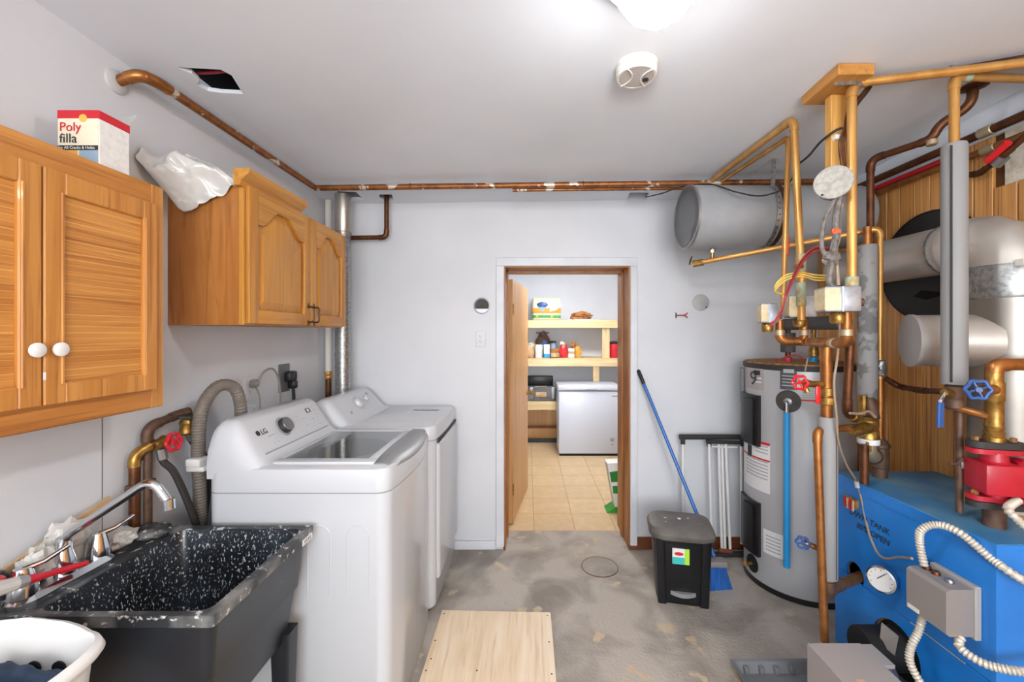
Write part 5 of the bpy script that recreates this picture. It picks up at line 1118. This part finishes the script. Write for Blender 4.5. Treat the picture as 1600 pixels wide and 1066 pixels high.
# ---------------------------------------------------------------- wooden hanger, main pipe and zone valves
X1, Y1_ = 1.30, 1.67
zc = ceil(1.28, 1.7)
wb_ = thing('wood_hanger', 'lumber block and post screwed to the ceiling holding pipes', 'wooden bracket', (1.30, 1.74, 2.19))
build(B(1.195, 1.335, 1.60, 1.82, zc - .045, zc - .002, r=.003, seg=1), 'ceiling_block', 'lumber_y', wb_, 0)
build(B(1.265, 1.36, 1.735, 1.775, 2.19, zc - .045, r=.003, seg=1), 'post', 'lumber', wb_, 0)
ho = build(strap([V((1.22, 1.655, zc - .047)), V((1.28, 1.645, zc - .05)), V((1.32, 1.648, zc - .052)), V((1.345, 1.66, zc - .05))], .009, V((0, 0, 1))), 'pipe_strap', 'galv', wb_, 0)
m1 = thing('copper_pipe', 'gold copper main rising past the lumber post and along the ceiling', 'pipe', (X1, Y1_, 1.64), 'boiler room pipes')
pipe(m1, [(X1, Y1_, 1.78), (X1, Y1_, zc - .04), (2.12, 1.50, 2.612)], .0170, 'copper_gold', fit='copper_gold')
ring_on(m1, (X1, Y1_, 1.80), (0, 0, 1), .023, .05, 'verdigris', 'corroded_coupling')
t = thing('copper_pipe', 'thin brown copper pipe tight against the ceiling above the flue', 'pipe', (1.75, 1.58, 2.63), 'boiler room pipes')
pipe(t, [(1.62, 1.66, ceil(1.62, 1.66) - .016), (2.12, 1.50, ceil(2.12, 1.5) - .016)], .013, 'copper_dark')
build(B(1.655, 1.685, 1.625, 1.655, 2.63, 2.652, r=.004), 'pipe_clamp', 'galv', t)
ek = thing('copper_pipe', 'dark copper pipe with elbows dropping from a hole in the ceiling', 'pipe', (1.85, 1.8, 2.4), 'boiler room pipes')
pipe(ek, [(1.895, 1.77, 2.70), (1.89, 1.77, 2.57), (1.83, 1.85, 2.525), (1.815, 1.87, 2.47), (1.72, 2.09, 2.47), (1.72, 2.09, 1.98)], .0165, 'copper_dark', fit='copper_dark', R=.045)
build(MB().lathe([(.035, 0), (.05, -.004), (.03, -.012)], (1.895, 1.77, ceil(1.895, 1.77) - .001), n=12), 'torn_edge', 'copper_dark', ek)
ring_on(ek, (1.815, 1.87, 2.455), (0, 0, 1), .021, .025, 'solder', 'solder_joint')
# the pair of gold pipes leaning up to the ceiling
pa = thing('copper_pipe', 'gold copper pipe with a long sloping run, nearer of the pair', 'pipe', (1.28, 1.95, 1.6), 'boiler room pipes')
pipe(pa, [(1.285, 1.955, 1.66), (1.283, 1.955, 1.90), (1.245, 1.95, 2.602), (1.165, 2.63, 2.565)], .0165, 'copper_gold', fit='copper_gold')
for z, m_, l_ in ((1.955, 'verdigris', .035), (1.91, 'verdigris', .05), (1.78, 'verdigris', .11)): ring_on(pa, (1.283, 1.955, z), (0, 0, 1), .021, l_, m_, 'corroded_coupling')
build(MB().tube([(1.275, 1.94, 1.91), (1.235, 1.92, 1.905)], .012, 10), 'bleed_valve', 'brass', pa)
pb_ = thing('copper_pipe', 'slimmer gold copper pipe with orange tape, farther of the pair', 'pipe', (1.29, 2.075, 1.7), 'boiler room pipes')
pipe(pb_, [(1.268, 2.07, 1.72), (1.30, 2.075, 2.575), (1.225, 2.63, 2.56)], .0125, 'copper_gold', fit='copper_gold')
ring_on(pb_, (1.285, 2.073, 2.03), (.04, 0, 1), .0145, .09, 'tape_orange', 'orange_tape')
def zone_valve(c, w, h, d, lab, parts=True, rz=0.0):
    t = thing('zone_valve', lab, 'zone valve', c, 'zone valves'); M_ = Matrix.Translation(c) @ Matrix.Rotation(rz, 4, 'Z')
    build(MB().box(-w / 2, w / 2, -d / 2, d / 2, -h / 2, h / 2, r=.006).xf(M_), 'motor_housing', 'zinc_box', t)
    build(MB().box(-w / 2 - .001, -w / 2 + w * .42, -d / 2 - .0015, d / 2, -h / 2 + .006, h / 2 - .006, r=.002, seg=1).xf(M_), 'paper_label', 'valve_label', t)
    build(MB().box(-w / 2 + w * .45, -w / 2 + w * .52, -d / 2 - .003, d / 2, -h / 2, h / 2, r=.001, seg=1).xf(M_), 'cover_fold', 'zinc_box', t)
    build(MB().lathe([(.022, -h / 2 - .045), (.027, -h / 2 - .035), (.027, -h / 2 - .012), (.02, -h / 2)], (0, 0, 0), n=14).xf(M_), 'brass_body', 'brass', t)
    build(MB().tube([(w / 2 - .01, 0, -.01), (w / 2 + .025, 0, -.012)], .016, 10).xf(M_), 'manual_lever', 'iron_pipe', t)
    return t
zone_valve(V((1.305, 2.0, 1.725)), .115, .105, .09, 'zone valve box in the middle, below the leaning gold pipes', rz=-.25)
zone_valve(V((1.242, 1.67, 1.732)), .125, .10, .10, 'zone valve box with tan label beside the wood-panelled wall', rz=-.25)
zone_valve(V((1.185, 2.06, 1.695)), .075, .095, .08, 'small zone valve box farthest toward the doorway', rz=-.25)
ma = thing('pipe_manifold', 'copper manifold linking the zone valves above the water heater', 'manifold', (1.33, 1.87, 1.5), 'boiler room pipes')
pipe(ma, [(1.245, 2.06, 1.66), (1.245, 2.06, 1.557), (1.36, 2.04, 1.557), (1.32, 1.87, 1.557), (1.285, 1.68, 1.557), (1.285, 1.68, 1.70)], .0185, 'copper_pipe', R=.04, name='manifold_pipe')
build(MB().cyl((1.345, 2.03, 1.55), (1.345, 2.03, 1.67), .019, 14), 'branch_pipe', 'copper_pipe', ma)
for p_, a_ in (((1.345, 2.03, 1.60), (0, 0, 1)), ((1.245, 2.06, 1.60), (0, 0, 1)), ((1.285, 1.68, 1.60), (0, 0, 1)), ((1.30, 1.77, 1.557), (.2, 1, 0))): ring_on(ma, p_, a_, .0225, .03, 'solder', 'solder_joint')
XRi, YRi = 1.345, 1.87
ri = thing('insulated_riser', 'grey insulated return riser bending into the blue boiler side', 'pipe', (XRi, YRi, .4), 'insulated pipes')
pipe(ri, [(XRi - .005, YRi, 1.557), (XRi, YRi, .435), (XRi + .05, YRi + .035, .433), (1.64, 2.012, .433)], .0235, 'copper_pipe', R=.05, fit='iron_pipe', name='return_pipe')
build(MB().lathe([(.038, .50), (.039, .505), (.039, 1.215), (.036, 1.222), (.024, 1.222)], (XRi + .002, YRi, 0), n=26), 'foam_sleeve', 'insul_grey', ri)
build(B(XRi + .012, XRi + .0135, YRi - .040, YRi - .036, .51, 1.21), 'foam_slit', 'ink', ri)
for z in (1.335, 1.295): ring_on(ri, (XRi, YRi, z), (0, 0, 1), .036 if z < 1.32 else .028, .035, 'brass', 'union_nut')
ring_on(ri, (XRi + .09, YRi + .058, .433), (.9, .5, 0), .030, .03, 'iron_pipe', 'iron_coupling')
build(MB().tube([(XRi, YRi, 1.365), (XRi - .075, YRi - .01, 1.37), (XRi - .11, YRi - .012, 1.375)], [.016, .014, .02], 12), 'valve_neck', 'brass', ri); handwheel(ri, (XRi - .135, YRi - .02, 1.378), (-.85, -.5, 0), .030, 'red_bright', 'valve_wheel')
build(B(XRi - .073, XRi - .052, YRi - .035, YRi - .025, 1.285, 1.365, r=.005), 'red_lever', 'red_bright', ri); build(MB().tube([(XRi - .11, YRi - .01, 1.36), (XRi - .10, YRi - .015, 1.335)], .012, 10), 'drain_nib', 'brass', ri)
handwheel(ri, (XRi - .07, YRi + .06, .625), (-.6, -.8, 0), .026, 'blue_handle', 'drain_wheel'); build(MB().tube([(XRi - .06, YRi + .07, .625), (XRi + .01, YRi + .03, .60)], .012, 10), 'drain_neck', 'copper_pipe', ri)
rl = thing('copper_pipe', 'brown copper relief pipe ending just above the floor', 'pipe', (1.31, 1.84, .2), 'boiler room pipes')
pipe(rl, [(1.53, 1.95, 1.155), (1.292, 1.86, 1.165), (1.305, 1.83, .24)], .0165, 'copper_pipe', R=.04)
# pipes on the heater and the mixing valve cluster
hi = thing('heater_inlet_pipe', 'dark foam-wrapped pipe feeding the top of the water heater', 'pipe', (1.66, 2.66, HH), 'insulated pipes')
build(MB().cyl((1.662, 2.66, HH + .02), (1.662, 2.66, 1.62), .016, 12), 'copper_stub', 'copper_dark', hi)
build(MB().cyl((1.662, 2.66, 1.475), (1.662, 2.66, 1.60), .042, 20, .004), 'foam_collar', 'foam_dark', hi)
build(MB().tube([(1.64, 2.66, 1.65), (1.66, 2.5, 1.655), (1.56, 2.05, 1.65)], .037, 18), 'foam_run', 'foam_dark', hi)
ho_ = thing('heater_outlet_pipe', 'copper outlet stub with brass union on the water heater', 'pipe', (1.825, 2.66, HH), 'boiler room pipes')
build(MB().lathe([(.02, .03), (.03, .035), (.03, .07), (.022, .10), (.016, .11), (.016, .26)], (1.825, 2.66, HH), n=14), 'union', 'brass', ho_)
cpv = thing('copper_pipe', 'dark copper pipe dropping from the manifold toward the brass mixing valve', 'pipe', (1.49, 1.95, 1.2), 'boiler room pipes')
pipe(cpv, [(1.455, 1.88, 1.557), (1.455, 1.90, 1.235), (1.56, 1.99, 1.195)], .018, 'copper_dark', R=.045, fit='copper_dark')
build(MB().tube([(1.30, 1.75, 1.557), (1.455, 1.88, 1.557)], .018, 12), 'branch', 'copper_pipe', cpv)
ring_on(cpv, (1.535, 1.968, 1.205), (1, .8, -.35), .026, .06, 'brass', 'brass_union')
mx = thing('mixing_valve', 'cluster of brass mixing valve and grey elbow above the boiler', 'valve', (1.64, 2.0, 1.0))
build(MB().lathe([(.03, 1.09), (.045, 1.10), (.042, 1.13), (.03, 1.145), (.04, 1.16), (.04, 1.185), (.025, 1.2)], (1.62, 1.98, 0), n=18), 'valve_body', 'brass', mx)
build(MB().tube([(1.62, 1.97, 1.155), (1.53, 1.93, 1.145), (1.49, 1.91, 1.145)], [.03, .028, .016], 14), 'side_inlet', 'brass', mx)
build(MB().tube(fillet([(1.62, 1.98, 1.10), (1.62, 1.98, 1.03), (1.71, 2.05, .985)], .05)[0], .032, 16), 'grey_elbow', 'solder', mx)
ring_on(mx, (1.62, 1.98, 1.085), (0, 0, 1), .044, .03, 'sticker_white', 'white_collar'); build(MB().sphere((1.695, 2.04, .995), .038), 'ball_joint', 'iron_pipe', mx)
build(MB().box(1.585, 1.61, 1.945, 1.965, 1.04, 1.09, r=.006), 'tag', 'rust_tan', mx); build(MB().cyl((1.56, 1.93, .9), (1.56, 1.93, 1.08), .018, 12), 'drop_pipe', 'copper_dark', mx)
build(MB().tube([(1.66, 2.0, 1.185), (1.66, 2.03, 1.28)], .028, 14), 'iron_nipple', 'iron_pipe', mx); build(MB().tube([(1.60, 1.99, 1.21), (1.60, 1.99, 1.30)], [.016, .02], 10), 'vent_cock', 'brass', mx)
build(wire([(1.44, 1.86, 1.24), (1.52, 1.90, 1.23), (1.58, 1.93, 1.235), (1.62, 1.94, 1.205)], .006), 'wire_strap', 'wire_tan', mx)
i2 = thing('insulated_riser', 'mottled grey foam-insulated riser in front of the horizontal flue', 'pipe', (1.665, 2.05, 1.28), 'insulated pipes')
build(MB().lathe([(.018, 1.28), (.040, 1.28), (.041, 1.285), (.041, 2.02), (.038, 2.03), (.018, 2.03)], (1.668, 2.045, 0), n=28), 'foam_sleeve', 'insul_mottled', i2)
build(MB().cyl((1.668, 2.045, 1.20), (1.668, 2.045, 2.12), .017, 12), 'copper_core', 'copper_pipe', i2)

# ---------------------------------------------------------------- pipes and valve on the panelled wall
for lab, x, z, r, m_ in (('upper dark copper pipe along the top of the panelling', 2.095, 2.525, .020, 'copper_dark'), ('lower bright copper pipe along the top of the panelling', 2.105, 2.445, .0165, 'copper_pipe')):
    t = thing('copper_pipe', lab, 'pipe', (x, 2.2, z), 'boiler room pipes'); pipe(t, [(x, 1.0, z - .01), (x, 3.0, z)], r, m_)
    ring_on(t, (x, 1.9, z - .005), (0, 1, 0), r * 1.2, .06, 'solder', 'solder_joint')
single(MB().tube([(2.122, 2.02, 2.478), (2.122, 3.0, 2.486)], .013, 10), 'electric_cable', 'red_paint', 'red cable stretched along the top of the wood panelling', 'cable')
vv = thing('shutoff_valve', 'copper branch with red lever valve before the bare plaster patch', 'valve', (2.05, 1.85, 2.25))
pipe(vv, [(2.115, 2.0, 2.36), (2.09, 1.93, 2.335), (2.05, 1.80, 2.36), (2.05, 1.68, 2.43), (2.08, 1.5, 2.43)], .013, 'copper_dark', fit='copper_dark')
build(MB().tube([(2.06, 1.83, 2.34), (2.055, 1.795, 2.36)], .022, 12), 'valve_body', 'steel_dull', vv); build(MB().tube([(2.03, 1.84, 2.36), (2.02, 1.75, 2.40)], .015, 12), 'lever_grip', 'red_bright', vv)

# ---------------------------------------------------------------- wiring
jb = thing('junction_box', 'round galvanised junction box cover hung on the lumber post', 'junction box', P(1300, 285, 1.66))
c = P(1302, 285, 1.66); jn = V((-.62, -.78, .05)).normalized()
build(MB().lathe([(.060, -.045), (.062, -.04), (.062, 0)], c, jn, 28), 'box', 'steel_dull', jb); build(MB().lathe([(.066, 0), (.067, .003), (.064, .006), (0, .006)], c, jn, 32), 'cover', 'jbox', jb); build(MB().lathe([(.005, .006), (.004, .009)], c + V((-.03, .02, -.045)), jn, 8), 'screw', 'ink', jb)
wb2 = thing('wire_bundle', 'tangled grey wire bundle hanging below the round junction box', 'wires', P(1300, 330, 1.66))
A_ = lambda px, py, d=1.66: P(px, py, d)
build(wire([A_(1307, 308), A_(1295, 330), A_(1288, 345), A_(1285, 365), A_(1284, 385), A_(1290, 400), A_(1298, 402)], .008), 'left_strand', 'wire_grey', wb2)
build(wire([A_(1312, 308), A_(1308, 330), A_(1306, 350), A_(1307, 365), A_(1303, 385), A_(1300, 402), A_(1298, 420), A_(1296, 440), A_(1303, 450)], .013), 'main_strand', 'wire_grey', wb2)
build(wire([A_(1316, 320), A_(1310, 340), A_(1311, 370), A_(1306, 392), A_(1308, 420), A_(1310, 446)], .006), 'loose_strand', 'wire_tan', wb2)
build(lump(A_(1299, 402), .035, .02, .028, 71, .5, 18, 12, 3), 'taped_splice', 'wire_grey', wb2); build(lump(A_(1306, 362), .018, .016, .014, 73, .4), 'orange_wire_nut', 'tape_orange', wb2)
yw = thing('wire_loop', 'yellow wires looping between the two zone valve boxes', 'wires', P(1250, 425, 1.75))
for i in range(3): build(wire([A_(1297, 431 + i * 3, 1.68), A_(1275, 430 + i * 4, 1.76), A_(1252, 426 + i * 3, 1.84), A_(1228, 430 + i * 4, 1.88), A_(1212, 445 + i * 4, 1.9), A_(1213, 456 + i, 1.92), A_(1225, 460, 1.93)], .0035, 6, 6), 'yellow_wire', 'wire_yellow', yw)
rw = thing('wire_loop', 'red and brown wires arching over the zone valves', 'wires', P(1250, 420, 1.75))
for i, m_ in enumerate(('wire_red', 'copper_dark', 'wire_red')): build(wire([A_(1296, 388 + i * 3, 1.69), A_(1275, 386 + i * 3, 1.74), A_(1256, 402 + i * 3, 1.8), A_(1240, 430 + i * 3, 1.86), A_(1230, 455 + i * 2, 1.90), A_(1226, 470, 1.905), A_(1218, 490 + i * 3, 1.905), A_(1203, 511 - i * 3, 1.92)], .0042, 6, 6), 'coloured_wire', m_, rw)
single(wire([P(1240, 262, 2.05), P(1262, 245, 1.9), P(1282, 222, 1.78), P(1304, 205, 1.72), P(1316, 200, 1.71)], .005), 'electric_cable', 'wire_black', 'black cable strung from the ceiling pipes to the lumber post', 'cable')
single(wire([P(1010, 308, 2.9), P(1035, 302, 2.7), P(1065, 292, 2.6), P(1110, 288, 2.45), P(1150, 300, 2.27), P(1190, 306, 2.27), P(1228, 292, 2.2), P(1245, 262, 2.04)], .004), 'electric_cable', 'wire_black', 'thin black cable draped across the grey expansion tank', 'cable')
pc = thing('cable_tail', 'brown cables stapled to the lumber post above the round box', 'cable', P(1318, 230, 1.70))
for i in range(3): build(wire([P(1316 + i * 5, 262, 1.70), P(1312 + i * 6, 225, 1.70), P(1320 + i * 3, 200, 1.70), P(1326 + i * 4, 172, 1.705), P(1352 + i * 3, 140, 1.70), P(1364 + i * 2, 120, 1.69)], .005, 6, 6), 'cable', 'copper_dark' if i < 2 else 'wire_black', pc)
build(B(1.27, 1.325, 1.715, 1.74, 2.40, 2.42, r=.003), 'cable_staple', 'plastic_white', pc)
tw = thing('thermostat_wire', 'grey thermostat wire hanging down the blue boiler side', 'wire', P(1340, 800, 1.9))
build(wire([P(1313, 500, 1.82), P(1308, 560, 1.8), P(1303, 600, 1.79), P(1307, 650, 1.80), P(1310, 690, 1.83), P(1322, 725, 1.9), P(1338, 752, 1.98), P(1346, 780, 1.97), P(1352, 810, 1.95), P(1360, 840, 1.9), P(1372, 865, 1.85), P(1385, 873, 1.80), P(1405, 871, 1.72), P(1425, 873, 1.62)], .0048), 'wire', 'wire_tan', tw)
build(MB().tube([P(1338, 752, 1.975), P(1340, 762, 1.975)], .010, 8), 'wire_staple', 'sticker_grey', tw)
single(wire([P(1262, 560, 1.95), P(1258, 580, 1.9)], .003), 'cut_wire', 'wire_tan', 'short cut wire end near the manifold', 'wire')
